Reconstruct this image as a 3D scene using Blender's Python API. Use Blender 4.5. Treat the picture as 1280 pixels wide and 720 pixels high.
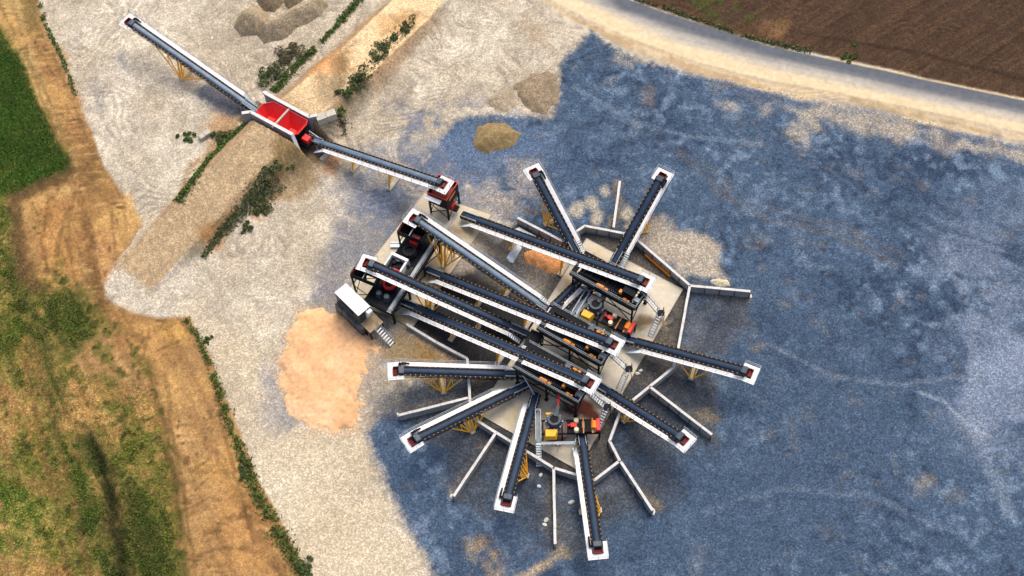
import bpy, bmesh, math, random
import numpy as np
from mathutils import Vector, Matrix
for o in list(bpy.data.objects): bpy.data.objects.remove(o)
scene = bpy.context.scene
COL = scene.collection
R = math.radians
random.seed(7)
rng = np.random.default_rng(11)

# ------------------------------------------------------------------ camera (drone, tilted about 29 degrees off the vertical)
F, CAM_H = 1600.0, 187.0
NX, NY = 60.0, 890.0
_L = math.sqrt(NX*NX+NY*NY+F*F)
_ct = F/_L; _st = math.sqrt(1-_ct*_ct); _ph = math.atan2(NX, NY)
_d = Vector((0, _st, -_ct)); _r0 = Vector((1, 0, 0)); _u0 = Vector((0, _ct, _st))
_r = math.cos(_ph)*_r0 - math.sin(_ph)*_u0
_u = math.sin(_ph)*_r0 + math.cos(_ph)*_u0
cam_data = bpy.data.cameras.new('camera'); cam = bpy.data.objects.new('camera', cam_data); COL.objects.link(cam)
cam_data.sensor_width = 36.0; cam_data.lens = F*36.0/1280.0
cam_data.clip_start = 1.0; cam_data.clip_end = 8000.0
M = Matrix((( _r.x, _u.x, -_d.x, 0), (_r.y, _u.y, -_d.y, 0), (_r.z, _u.z, -_d.z, CAM_H), (0, 0, 0, 1)))
cam.matrix_world = M
scene.camera = cam

# ------------------------------------------------------------------ sky, sun, exposure
SUN_EL, SUN_AZ = R(58), R(25)          # azimuth measured clockwise from +Y
world = bpy.data.worlds.new('World'); scene.world = world; world.use_nodes = True
wn = world.node_tree; wn.nodes.clear()
sky = wn.nodes.new('ShaderNodeTexSky'); sky.sky_type = 'NISHITA'; sky.sun_disc = False
sky.sun_elevation = SUN_EL; sky.sun_rotation = SUN_AZ
sky.air_density = 1.0; sky.dust_density = 6.0; sky.ozone_density = 1.0
bg = wn.nodes.new('ShaderNodeBackground'); bg.inputs[1].default_value = 0.15
wo = wn.nodes.new('ShaderNodeOutputWorld')
wn.links.new(sky.outputs[0], bg.inputs[0]); wn.links.new(bg.outputs[0], wo.inputs[0])
sd_ = bpy.data.lights.new('sun', 'SUN'); sd_.energy = 0.85; sd_.angle = R(40); sd_.color = (1.0, 0.93, 0.82)
sun = bpy.data.objects.new('sun', sd_); COL.objects.link(sun)
sdir = Vector((math.sin(SUN_AZ)*math.cos(SUN_EL), math.cos(SUN_AZ)*math.cos(SUN_EL), math.sin(SUN_EL)))
sun.rotation_euler = sdir.to_track_quat('Z', 'Y').to_euler(); sun.location = (0, 60, 120)
vs = scene.view_settings
vs.view_transform = 'Standard'; vs.look = 'None'; vs.gamma = 1.0; vs.exposure = 0.5; vs.use_curve_mapping = False

# ------------------------------------------------------------------ measuring helper: a spot in the photograph at height z -> metres
def at(px, py, z=0.0):
    d = _d*F + _r*(px-640.0) - _u*(py-360.0)
    t = (z-CAM_H)/d.z
    return Vector((d.x*t, d.y*t, z))
def at2(px, py, z=0.0):
    p = at(px, py, z); return (p.x, p.y)
def polyw(pts, z=0.0): return [at2(a, b, z) for a, b in pts]

# ------------------------------------------------------------------ colour + noise helpers
KCOL = 0.84
def lin(c):
    c = np.asarray(c, float)/255.0
    return np.where(c <= 0.04045, c/12.92, ((c+0.055)/1.055)**2.4)
TINT = np.array([1.02, 1.0, 0.95])
def alb(r, g, b, k=KCOL):
    return np.clip(lin((r, g, b))*k*TINT, 0, 0.9)
def _hash(ix, iy, seed):
    h = (ix.astype(np.int64)*374761393 + iy.astype(np.int64)*668265263 + seed*1274126177) & 0xFFFFFFFF
    h = ((h ^ (h >> 13))*1274126177) & 0xFFFFFFFF
    h = h ^ (h >> 16)
    return (h & 0xFFFFFF)/float(0xFFFFFF)
def vnoise(x, y, seed=0):
    ix = np.floor(x); iy = np.floor(y); fx = x-ix; fy = y-iy
    fx = fx*fx*(3-2*fx); fy = fy*fy*(3-2*fy)
    a = _hash(ix, iy, seed); b = _hash(ix+1, iy, seed); c = _hash(ix, iy+1, seed); d = _hash(ix+1, iy+1, seed)
    return (a*(1-fx)+b*fx)*(1-fy)+(c*(1-fx)+d*fx)*fy
def fbm(x, y, s, seed=0, oct=4):
    v = 0; a = 0.5; t = 0
    for k in range(oct):
        v = v + a*vnoise(x/s+17.3*k, y/s-9.1*k, seed+k*13); t += a; a *= 0.55; s *= 0.47
    return v/t
def sdist(poly, x, y):
    d2 = np.full(x.shape, 1e18); inside = np.zeros(x.shape, bool); n = len(poly)
    for i in range(n):
        x0, y0 = poly[i]; x1, y1 = poly[(i+1) % n]
        ex, ey = x1-x0, y1-y0
        t = np.clip(((x-x0)*ex+(y-y0)*ey)/(ex*ex+ey*ey+1e-12), 0, 1)
        d2 = np.minimum(d2, (x-x0-t*ex)**2+(y-y0-t*ey)**2)
        if abs(ey) > 1e-12:
            c = ((y0 > y) != (y1 > y)) & (x < ex*(y-y0)/ey+x0)
            inside ^= c
    d = np.sqrt(d2)
    return np.where(inside, -d, d)
def ldist(pts, x, y):
    """distance to a polyline, parameter along it (0..n-1)"""
    d2 = np.full(x.shape, 1e18); par = np.zeros(x.shape)
    for i in range(len(pts)-1):
        x0, y0 = pts[i][:2]; x1, y1 = pts[i+1][:2]
        ex, ey = x1-x0, y1-y0
        t = np.clip(((x-x0)*ex+(y-y0)*ey)/(ex*ex+ey*ey+1e-12), 0, 1)
        q = (x-x0-t*ex)**2+(y-y0-t*ey)**2
        m = q < d2; d2 = np.where(m, q, d2); par = np.where(m, i+t, par)
    return np.sqrt(d2), par
def sstep(a, b, v):
    t = np.clip((v-a)/(b-a), 0, 1); return t*t*(3-2*t)

# ------------------------------------------------------------------ materials
MATS = {}
def mat(name, rgb, rough=0.6, metal=0.0, var=0.18, scale=0.8, dirt=None, dirt_amt=0.35, bump=0.15, bscale=6.0, spec=0.4):
    m = bpy.data.materials.new(name); m.use_nodes = True; nt = m.node_tree; N = nt.nodes; Lk = nt.links
    b = N['Principled BSDF']; b.inputs['Roughness'].default_value = rough; b.inputs['Metallic'].default_value = metal
    b.inputs['Specular IOR Level'].default_value = spec
    tc = N.new('ShaderNodeTexCoord'); geo = N.new('ShaderNodeNewGeometry')
    n1 = N.new('ShaderNodeTexNoise'); n1.inputs['Scale'].default_value = scale; n1.inputs['Detail'].default_value = 6; n1.inputs['Roughness'].default_value = 0.65
    Lk.new(geo.outputs['Position'], n1.inputs['Vector'])
    rmp = N.new('ShaderNodeMapRange'); rmp.inputs[1].default_value = 0.3; rmp.inputs[2].default_value = 0.7
    rmp.inputs[3].default_value = 1-var; rmp.inputs[4].default_value = 1+var
    Lk.new(n1.outputs['Fac'], rmp.inputs[0])
    mul = N.new('ShaderNodeMix'); mul.data_type = 'RGBA'; mul.blend_type = 'MULTIPLY'; mul.inputs[0].default_value = 1
    mul.inputs[6].default_value = (*rgb, 1); Lk.new(rmp.outputs[0], mul.inputs[7])
    out = mul.outputs[2]
    if dirt is not None:
        n2 = N.new('ShaderNodeTexNoise'); n2.inputs['Scale'].default_value = scale*2.3; n2.inputs['Detail'].default_value = 8; n2.inputs['Roughness'].default_value = 0.7
        Lk.new(geo.outputs['Position'], n2.inputs['Vector'])
        r2 = N.new('ShaderNodeMapRange'); r2.inputs[1].default_value = 0.5; r2.inputs[2].default_value = 0.68
        r2.inputs[3].default_value = 0; r2.inputs[4].default_value = dirt_amt
        Lk.new(n2.outputs['Fac'], r2.inputs[0])
        mx = N.new('ShaderNodeMix'); mx.data_type = 'RGBA'; mx.inputs[7].default_value = (*dirt, 1)
        Lk.new(r2.outputs[0], mx.inputs[0]); Lk.new(out, mx.inputs[6]); out = mx.outputs[2]
    Lk.new(out, b.inputs['Base Color'])
    if bump:
        n3 = N.new('ShaderNodeTexNoise'); n3.inputs['Scale'].default_value = bscale; n3.inputs['Detail'].default_value = 4
        Lk.new(geo.outputs['Position'], n3.inputs['Vector'])
        bp = N.new('ShaderNodeBump'); bp.inputs['Strength'].default_value = bump; bp.inputs['Distance'].default_value = 0.05
        Lk.new(n3.outputs['Fac'], bp.inputs['Height']); Lk.new(bp.outputs[0], b.inputs['Normal'])
    MATS[name] = m
    return m
def ground_mat(name, rough=0.95, specks=(0.35, 1.9), sscale=2.2, var=0.3, bump=0.6, bscale=3.0, light_spk=0.25, bdist=0.12):
    """base colour from the Col attribute, broken up by stone-sized speckle and relief"""
    m = bpy.data.materials.new(name); m.use_nodes = True; nt = m.node_tree; N = nt.nodes; Lk = nt.links
    b = N['Principled BSDF']; b.inputs['Roughness'].default_value = rough; b.inputs['Specular IOR Level'].default_value = 0.2
    at_ = N.new('ShaderNodeAttribute'); at_.attribute_name = 'Col'; geo = N.new('ShaderNodeNewGeometry')
    n1 = N.new('ShaderNodeTexNoise'); n1.inputs['Scale'].default_value = sscale; n1.inputs['Detail'].default_value = 5; n1.inputs['Roughness'].default_value = 0.8
    Lk.new(geo.outputs['Position'], n1.inputs['Vector'])
    r1 = N.new('ShaderNodeMapRange'); r1.inputs[1].default_value = 0.3; r1.inputs[2].default_value = 0.7; r1.inputs[3].default_value = 1-var; r1.inputs[4].default_value = 1+var
    Lk.new(n1.outputs['Fac'], r1.inputs[0])
    mul = N.new('ShaderNodeMix'); mul.data_type = 'RGBA'; mul.blend_type = 'MULTIPLY'; mul.inputs[0].default_value = 1
    Lk.new(at_.outputs['Color'], mul.inputs[6]); Lk.new(r1.outputs[0], mul.inputs[7])
    v = N.new('ShaderNodeTexVoronoi'); v.inputs['Scale'].default_value = 5.2
    Lk.new(geo.outputs['Position'], v.inputs['Vector'])
    sep = N.new('ShaderNodeSeparateColor'); Lk.new(v.outputs['Color'], sep.inputs[0])
    r2 = N.new('ShaderNodeMapRange'); r2.inputs[1].default_value = 0; r2.inputs[2].default_value = 1; r2.inputs[3].default_value = specks[0]; r2.inputs[4].default_value = specks[1]
    pw = N.new('ShaderNodeMath'); pw.operation = 'POWER'; pw.inputs[1].default_value = 2.0; Lk.new(sep.outputs[0], pw.inputs[0]); Lk.new(pw.outputs[0], r2.inputs[0])
    m2 = N.new('ShaderNodeMix'); m2.data_type = 'RGBA'; m2.blend_type = 'MULTIPLY'; m2.inputs[0].default_value = light_spk
    Lk.new(mul.outputs[2], m2.inputs[6]); Lk.new(r2.outputs[0], m2.inputs[7])
    Lk.new(m2.outputs[2], b.inputs['Base Color'])
    n3 = N.new('ShaderNodeTexNoise'); n3.inputs['Scale'].default_value = bscale; n3.inputs['Detail'].default_value = 5; n3.inputs['Roughness'].default_value = 0.75
    Lk.new(geo.outputs['Position'], n3.inputs['Vector'])
    bp = N.new('ShaderNodeBump'); bp.inputs['Strength'].default_value = bump; bp.inputs['Distance'].default_value = bdist
    Lk.new(n3.outputs['Fac'], bp.inputs['Height']); Lk.new(bp.outputs[0], b.inputs['Normal'])
    MATS[name] = m
    return m
def leaf_mat(name, rgb, dark=0.45, bright=1.6):
    m = bpy.data.materials.new(name); m.use_nodes = True; nt = m.node_tree; N = nt.nodes; Lk = nt.links
    b = N['Principled BSDF']; b.inputs['Roughness'].default_value = 0.7; b.inputs['Specular IOR Level'].default_value = 0.25
    g = N.new('ShaderNodeNewGeometry')
    r1 = N.new('ShaderNodeMapRange'); r1.inputs[3].default_value = dark; r1.inputs[4].default_value = bright
    Lk.new(g.outputs['Random Per Island'], r1.inputs[0])
    mul = N.new('ShaderNodeMix'); mul.data_type = 'RGBA'; mul.blend_type = 'MULTIPLY'; mul.inputs[0].default_value = 1
    if rgb is None:
        a = N.new('ShaderNodeAttribute'); a.attribute_name = 'Col'; Lk.new(a.outputs['Color'], mul.inputs[6])
    else: mul.inputs[6].default_value = (*rgb, 1)
    Lk.new(r1.outputs[0], mul.inputs[7]); Lk.new(mul.outputs[2], b.inputs['Base Color'])
    MATS[name] = m
    return m

mat('white_paint', (0.80, 0.80, 0.79), 0.5, var=0.06, dirt=(0.34, 0.33, 0.31), dirt_amt=0.30, bump=0.05)
mat('galvanised', (0.27, 0.31, 0.34), 0.5, 0.2, var=0.2, dirt=(0.25, 0.25, 0.25), dirt_amt=0.4)
mat('pale_galvanised', (0.50, 0.57, 0.62), 0.45, 0.2, var=0.15, dirt=(0.3, 0.3, 0.3), dirt_amt=0.4)
mat('grating', (0.15, 0.18, 0.20), 0.5, 0.2, var=0.25)
mat('dark_steel', (0.010, 0.012, 0.016), 0.55, 0.0, var=0.3, dirt=(0.035, 0.035, 0.035), dirt_amt=0.25, spec=0.08)
mat('mid_steel', (0.032, 0.050, 0.074), 0.5, 0.1, var=0.3, dirt=(0.16, 0.16, 0.16), dirt_amt=0.4)
mat('belt_dark', (0.014, 0.030, 0.060), 0.5, var=0.25, scale=0.5, dirt=(0.04, 0.075, 0.125), dirt_amt=0.4, spec=0.2)
mat('belt_dusty', (0.095, 0.15, 0.21), 0.42, var=0.25, scale=0.5, dirt=(0.28, 0.30, 0.32), dirt_amt=0.4, spec=0.5)
mat('rubber', (0.008, 0.009, 0.012), 0.6, var=0.3, dirt=(0.03, 0.03, 0.03), dirt_amt=0.3, spec=0.1)
mat('yellow_paint', (0.95, 0.48, 0.02), 0.5, var=0.1, dirt=(0.5, 0.26, 0.05), dirt_amt=0.3, bump=0.05)
mat('orange_paint', (0.80, 0.24, 0.01), 0.5, var=0.15, dirt=(0.3, 0.12, 0.04), dirt_amt=0.35, bump=0.05)
mat('idler_orange', (0.34, 0.17, 0.05), 0.6, var=0.3)
mat('red_paint', (0.66, 0.012, 0.012), 0.45, var=0.14, scale=0.6, dirt=(0.30, 0.03, 0.02), dirt_amt=0.45, bump=0.05)
mat('dark_red', (0.20, 0.018, 0.012), 0.55, var=0.25, dirt=(0.10, 0.03, 0.02), dirt_amt=0.5)
mat('concrete_light', (0.62, 0.61, 0.58), 0.85, var=0.12, dirt=(0.36, 0.35, 0.33), dirt_amt=0.4, bump=0.2)
mat('concrete_wall', (0.34, 0.345, 0.335), 0.9, var=0.2, scale=0.7, dirt=(0.16, 0.16, 0.155), dirt_amt=0.55, bump=0.2)
mat('concrete_cope', (0.60, 0.59, 0.56), 0.85, var=0.15, dirt=(0.3, 0.29, 0.27), dirt_amt=0.4)
mat('concrete_pad', (0.50, 0.46, 0.38), 0.9, var=0.15, dirt=(0.25, 0.22, 0.17), dirt_amt=0.5)
mat('stain', (0.06, 0.06, 0.06), 0.9, var=0.4)
mat('wood_brown', (0.30, 0.22, 0.12), 0.85, var=0.3, dirt=(0.15, 0.1, 0.05), dirt_amt=0.5)
mat('cream_paint', (0.75, 0.66, 0.42), 0.5, var=.1)
mat('rock_white', (0.62, 0.60, 0.54), 0.9, var=0.2, bump=0.4)
mat('glass_dark', (0.015, 0.02, 0.025), 0.12, var=0.1, bump=0)
mat('tarp', (0.045, 0.055, 0.065), 0.5, var=0.5, scale=0.7, dirt=(0.22, 0.22, 0.22), dirt_amt=0.6, bump=0.5, bscale=2.0)
leaf_mat('leaf_dark', (0.080, 0.104, 0.036))
leaf_mat('leaf_green', (0.075, 0.125, 0.022))
leaf_mat('leaf_dry', (0.11, 0.10, 0.05))
leaf_mat('grass_tuft', None, 0.7, 2.0)
mat('bark', (0.09, 0.07, 0.05), 0.9)
ground_mat('gravel_blue', specks=(0.55, 2.1), sscale=2.4, var=0.36, light_spk=0.6, bump=0.6)
ground_mat('gravel_pale', specks=(0.62, 1.5), sscale=2.6, var=0.28, light_spk=0.7, bump=0.7)
ground_mat('soil', specks=(0.6, 1.4), sscale=1.7, var=0.32, light_spk=0.5, bump=0.8, bscale=2.2)
ground_mat('grass_soil', specks=(0.45, 1.8), sscale=1.6, var=0.42, light_spk=0.65, bump=0.9, bscale=2.4, bdist=0.2)
ground_mat('sand', specks=(0.8, 1.2), sscale=1.7, var=0.14, light_spk=0.3, bump=0.4, bscale=2.2)
ground_mat('road_surface', specks=(0.8, 1.2), sscale=1.0, var=0.10, light_spk=0.15, bump=0.15)
ground_mat('plough', specks=(0.5, 1.6), sscale=1.8, var=0.38, light_spk=0.6, bump=0.9, bscale=2.5, bdist=0.2)
ground_mat('slab', specks=(0.8, 1.25), sscale=0.9, var=0.12, light_spk=0.2, bump=0.1)

# ------------------------------------------------------------------ mesh builder
def tag(o, label=None, cat=None, group=None, kind=None):
    if label: o['label'] = label
    if cat: o['category'] = cat
    if group: o['group'] = group
    if kind: o['kind'] = kind
    return o
def empty(name, loc, rz=0.0, label=None, cat=None, group=None):
    o = bpy.data.objects.new(name, None); COL.objects.link(o); o.location = loc; o.rotation_euler = (0, 0, rz)
    o.empty_display_size = 0.5
    return tag(o, label, cat, group)
class MB:
    def __init__(s): s.v = []; s.f = []; s.smooth = False
    def add(s, vs, fs):
        n = len(s.v); s.v += [tuple(v) for v in vs]; s.f += [tuple(i+n for i in f) for f in fs]; return s
    def hexa(s, b, t):      # bottom 4, top 4 (ccw from above)
        return s.add(list(b)+list(t), [(3,2,1,0),(4,5,6,7),(0,1,5,4),(1,2,6,5),(2,3,7,6),(3,0,4,7)])
    def box(s, x0, x1, y0, y1, z0, z1):
        return s.hexa([(x0,y0,z0),(x1,y0,z0),(x1,y1,z0),(x0,y1,z0)], [(x0,y0,z1),(x1,y0,z1),(x1,y1,z1),(x0,y1,z1)])
    def bar(s, p, q, w=0.1, h=0.1, up=(0,0,1)):
        p = Vector(p); q = Vector(q); d = (q-p)
        if d.length < 1e-6: return s
        d.normalize(); u = Vector(up)
        if abs(d.dot(u)) > 0.97: u = Vector((1,0,0))
        a = d.cross(u).normalized(); c = a.cross(d).normalized()
        a *= w/2; c *= h/2
        return s.hexa([p-a-c, p+a-c, q+a-c, q-a-c], [p-a+c, p+a+c, q+a+c, q-a+c])
    def cyl(s, p, q, r0, r1=None, n=10, caps=True):
        p = Vector(p); q = Vector(q); r1 = r0 if r1 is None else r1
        d = (q-p).normalized(); u = Vector((0,0,1)) if abs(d.z) < 0.9 else Vector((1,0,0))
        a = d.cross(u).normalized(); c = d.cross(a)
        vs = []
        for k in range(n):
            t = 2*math.pi*k/n; e = a*math.cos(t)+c*math.sin(t); vs.append(p+e*r0)
        for k in range(n):
            t = 2*math.pi*k/n; e = a*math.cos(t)+c*math.sin(t); vs.append(q+e*r1)
        fs = [(k, k+n, (k+1) % n+n, (k+1) % n) for k in range(n)]
        if caps: fs += [tuple(range(n)), tuple(range(2*n-1, n-1, -1))]
        return s.add(vs, fs)
    def prism(s, pts, z0, z1):   # pts ccw xy
        n = len(pts)
        return s.add([(x,y,z0) for x,y in pts]+[(x,y,z1) for x,y in pts],
                     [tuple(range(n-1,-1,-1)), tuple(range(n,2*n))]+[(i,(i+1)%n,(i+1)%n+n,i+n) for i in range(n)])
    def build(s, name, material, parent=None, bevel=0.0, fix=True):
        me = bpy.data.meshes.new(name); me.from_pydata(s.v, [], s.f)
        if fix:
            bm = bmesh.new(); bm.from_mesh(me); bmesh.ops.recalc_face_normals(bm, faces=bm.faces); bm.to_mesh(me); bm.free()
        me.materials.append(MATS[material]); 
        o = bpy.data.objects.new(name, me); COL.objects.link(o)
        if parent is not None: o.parent = parent
        if bevel:
            md = o.modifiers.new('bevel', 'BEVEL'); md.width = bevel; md.segments = 2; md.limit_method = 'ANGLE'
        return o
def copy_tree(o, parent=None):
    c = o.copy(); COL.objects.link(c); c.parent = parent
    for ch in list(o.children): copy_tree(ch, c)
    return c

# ================================================================== TERRAIN
cor = [at2(-60,-50), at2(1340,-50), at2(1340,775), at2(-60,775)]
GX0 = min(c[0] for c in cor)-6; GX1 = max(c[0] for c in cor)+6
GY0 = min(c[1] for c in cor)-6; GY1 = max(c[1] for c in cor)+6
STEP = 0.23
gx = np.arange(GX0, GX1, STEP); gy = np.arange(GY0, GY1, STEP)
X, Y = np.meshgrid(gx, gy)
n_big = fbm(X, Y, 22, 1); n_mid = fbm(X, Y, 7, 2); n_sm = fbm(X, Y, 2.2, 3); n_fine = fbm(X, Y, 0.7, 4, 2)
WX = (fbm(X, Y, 6, 21)-0.5); WY = (fbm(X, Y, 6, 22)-0.5)
colr = np.zeros(X.shape+(3,)); hgt = np.zeros(X.shape)
zone = np.zeros(X.shape, int)
def mixc(mask, c): 
    global colr
    c = np.asarray(c); colr = colr*(1-mask[..., None])+c*mask[..., None]
def paint(pts, rgb, feather=1.5, warp=3.0, amt=1.0, brk=0.0, brk_s=None, world_pts=None):
    """soft-edged patch; brk lets a noise break the patch up"""
    P = world_pts or polyw(pts)
    x0 = min(p[0] for p in P)-feather-warp-2; x1 = max(p[0] for p in P)+feather+warp+2
    y0 = min(p[1] for p in P)-feather-warp-2; y1 = max(p[1] for p in P)+feather+warp+2
    i0, i1 = np.searchsorted(gx, [x0, x1]); j0, j1 = np.searchsorted(gy, [y0, y1])
    if i1 <= i0 or j1 <= j0: return
    sl = (slice(j0, j1), slice(i0, i1))
    d = sdist(P, X[sl]+WX[sl]*warp*2, Y[sl]+WY[sl]*warp*2)+(n_sm[sl]-0.5)*feather*1.2+(n_fine[sl]-.5)*feather*.5
    m = amt*(1-sstep(-feather, feather, d))
    if brk:
        nb = n_mid[sl]*0.6+n_sm[sl]*0.4 if brk_s is None else brk_s[sl]
        m = m*sstep(0.5-brk*0.3, 0.5+brk*0.12+0.02, nb)
    colr[sl] = colr[sl]*(1-m[..., None])+alb(*rgb)*m[..., None]
    return
def track(pts, width, rgb, amt=.6):
    P = polyw(pts); d, _ = ldist(P, X+WX*.9, Y+WY*.9)
    m = amt*(1-sstep(width*.35, width, d+(n_fine-.5)*width*.9))*sstep(.3, .5, n_sm*.6+n_fine*.4)
    colr[:] = colr*(1-m[..., None])+alb(*rgb)*m[..., None]
    global ruts; ruts = ruts-(m*.18)
ruts = np.zeros(X.shape)
def aniso(ang, s_long, s_short, seed):
    c, s = math.cos(ang), math.sin(ang)
    return fbm((X*c+Y*s)*s_short/s_long, (-X*s+Y*c), s_short, seed, 4)
def wdir(a, b):
    p = at(*a); q = at(*b); return math.atan2(q.y-p.y, q.x-p.x)

# pale limestone gravel everywhere first
base = alb(210, 201, 184); dk = alb(186, 175, 156)
m = sstep(0.35, 0.65, n_mid*0.5+n_big*0.5)[..., None]
colr[:] = dk*(1-m)+base*m
swirl = fbm(X+WX*9, Y+WY*9, 1.6, 31, 3)
colr *= (0.88+0.26*sstep(0.35, 0.68, swirl))[..., None]
ringf = fbm(X+WX*3, Y+WY*3, 15, 91, 2); ring = np.sin(ringf*150+(n_sm-.5)*2.0); ringm = sstep(0.42, 0.6, fbm(X, Y, 9, 92, 3))*(.15+.85*sstep(at(640,330).y-6, at(640,250).y, Y))
colr *= (1-0.20*sstep(0.55, 0.98, ring)*ringm)[..., None]; colr *= (1+0.10*sstep(0.5, 0.95, -ring)*ringm)[..., None]

paint([(240,400),(330,420),(360,540),(450,560),(520,700),(560,800),(380,800),(300,560)], (212,196,166), 5, 4, .6)
LEFT = [(38,-60),(48,10),(62,45),(82,95),(112,160),(128,205),(150,240),(172,268),(178,282),(150,320),(132,345),(128,372),(165,390),(205,398),(238,396),(262,450),(290,520),(318,590),(345,640),(370,690),(392,735),(410,800),(-200,800),(-200,-60)]
HAUL_C = [(560,-50),(512,12),(452,70),(395,118),(345,160),(300,205),(250,258),(200,312),(160,352)]
paint(LEFT, (166,130,86), 0.4, 0.6)
LEFTW = polyw(LEFT); dLeft = sdist(LEFTW, X, Y)
a_trk = wdir((170,400),(330,720)); st1 = aniso(a_trk, 22, 1.3, 41); st2 = aniso(a_trk+0.05, 12, 3.0, 42)
inl = 1-sstep(-0.6, 0.4, dLeft)
mixc(inl*sstep(0.45, 0.65, st1)*0.45, alb(200,162,108)); mixc(inl*sstep(0.5, 0.7, st2)*0.35, alb(160,122,80))
mixc(inl*sstep(0.5, 0.62, n_sm*.6+n_mid*.4)*0.35, alb(150,115,66))
# upper left: tan verge and green crop
paint([(-10,-40),(30,-10),(32,40),(60,110),(88,190),(100,210),(88,215),(50,130),(20,70),(-20,40)], (190,160,106), 0.7, 1.0, 0.8)
paint([(30,-40),(45,0),(56,45),(48,52),(34,40),(20,-20)], (120,105,62), 0.8, 1.0, 0.8)
paint([(60,60),(78,60),(112,160),(120,200),(100,190),(72,110)], (180,138,90), 0.8, 1.0, 0.6)
paint([(108,185),(128,205),(136,240),(122,238),(112,215)], (110,86,52), 0.8, 1.0, 0.8)
GREEN_A = [(-200,20),(-30,25),(2,40),(28,85),(48,125),(70,170),(86,212),(50,232),(22,246),(-20,250),(-200,250)]
GREEN_B = [(-200,252),(10,252),(22,290),(30,330),(40,350),(92,362),(118,418),(95,438),(60,440),(62,470),(-200,480)]
EDGE = [(10,244),(45,230),(84,208),(92,214),(60,236),(22,256),(28,300),(44,345),(60,370),(40,372),(22,330),(8,270)]
paint(GREEN_A, (62,92,24), 0.8, 1.0); paint(GREEN_A, (44,68,18), 2.0, 3, 0.7, brk=0.8); paint(GREEN_A, (84,116,34), 2.0, 3, 0.6, brk=0.5, brk_s=aniso(0.4,6,2,47))
paint(EDGE, (98,74,46), 0.9, 1.6, 0.85)
paint([(38,250),(90,225),(112,250),(100,340),(70,385),(40,300)], (166,122,74), 1.5, 2, 0.6)
paint([(40,235),(80,228),(95,240),(60,262),(44,258)], (200,164,108), 1.0, 2, 0.7)
paint([(50,260),(75,250),(82,330),(90,385),(72,370),(56,300)], (202,150,92), 1.2, 2, 0.6)
paint([(108,285),(135,262),(160,240),(176,272),(172,285),(150,312),(128,290)], (212,172,110), 0.8, 1.0, 0.75)
paint([(112,290),(140,288),(145,330),(130,350),(112,340)], (196,148,100), 1.0, 1.2, 0.7)
paint([(95,262),(106,262),(118,330),(126,362),(116,365),(100,310)], (130,96,60), 0.9, 1.0, 0.75)
paint([(40,352),(72,338),(84,350),(52,366)], (214,168,106), 0.8, 1.0, 0.75)
paint([(114,368),(140,370),(136,392),(112,400)], (112,82,50), 1.0, 1.2, 0.8)
# lower left: mottled stubble, green strips
paint(GREEN_B, (76,92,30), 1.6, 2, 0.75, brk=0.9)
paint([(-200,250),(8,256),(20,330),(38,352),(50,420),(30,470),(-200,480)], (70,98,26), 2, 3, 0.8)
paint([(46,372),(88,360),(120,420),(86,440),(58,430)], (66,78,26), 1.6, 2.0, 0.85)
paint([(-200,470),(40,440),(110,470),(190,500),(215,560),(235,720),(240,800),(-200,800)], (150,128,66), 2, 2, 0.6)
paint([(-200,470),(40,440),(150,480),(205,560),(225,720),(240,800),(-200,800)], (92,100,38), 2, 2, 0.75, brk=0.75, brk_s=st2)
paint([(22,430),(30,420),(52,520),(74,640),(88,740),(60,740),(40,620)], (176,130,78), 1.2, 2, 0.65, brk=0.5)
paint([(-200,560),(20,610),(60,620),(70,660),(40,690),(-200,720)], (80,112,36), 2.5, 3, 0.75)
paint([(74,540),(112,535),(135,590),(150,660),(175,735),(190,800),(140,800),(110,660)], (62,86,22), 1.2, 1.6, 0.9)
paint([(112,545),(128,570),(150,640),(166,740),(150,740),(128,640)], (44,54,18), 1.0, 1.6, 0.85)
paint([(150,600),(185,600),(225,700),(230,800),(185,800)], (92,96,38), 1.6, 2, 0.8, brk=0.5)
paint([(178,470),(196,500),(212,560),(226,640),(236,720),(244,800),(228,800),(214,640),(196,560)], (88,70,40), 1.0, 1.4, 0.8)
paint([(130,380),(200,400),(215,460),(180,470),(150,430)], (184,138,86), 1.5, 2, 0.6)
paint([(198,405),(232,402),(240,430),(216,436)], (206,162,88), 1.2, 1.2, 0.8)
paint([(195,465),(222,460),(230,520),(225,560),(205,545)], (198,160,102), 1.3, 1.6, 0.7)
paint([(225,590),(262,570),(272,640),(245,720),(236,660)], (200,160,102), 1.3, 1.6, 0.7, brk=0.6, brk_s=aniso(a_trk+1.2,7,0.9,51))
paint([(270,560),(320,620),(350,720),(290,720)], (190,138,86), 2, 2, 0.5)

# stubble, clods and scrape marks over the whole left side
sp1 = fbm(X, Y, .8, 111, 2); sp2 = fbm(X, Y, 1.6, 112, 3); tr = aniso(a_trk, 30, .8, 113)
mixc(inl*sstep(.56, .66, sp1*.6+sp2*.4)*sstep(.34, .52, n_mid)*.8, alb(108,80,50))
mixc(inl*sstep(.52, .64, fbm(X+WX*4, Y+WY*4, 5, 115, 5))*.45, alb(204,162,98)); mixc(inl*sstep(.55, .66, fbm(X+WX*4, Y+WY*4, 4, 116, 5))*.45, alb(134,100,62))
mixc(inl*sstep(.58, .72, tr)*.4, alb(128,96,60)); mixc(inl*sstep(.58, .74, 1-tr)*.15, alb(210,172,118))
lowl = inl*(1-sstep(-1, 3, sdist(polyw([(-200,250),(30,250),(100,360),(180,450),(205,540),(235,720),(245,830),(-200,830)]), X, Y)))
gsp = sp2*.45+st2*.3+n_mid*.25
mixc(lowl*sstep(.50, .60, gsp)*.6, alb(84,98,34)); mixc(lowl*sstep(.58, .66, sp1*.5+gsp*.5)*.6, alb(60,66,26)); mixc(lowl*sstep(.56, .66, 1-gsp)*.5, alb(164,124,80))
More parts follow.
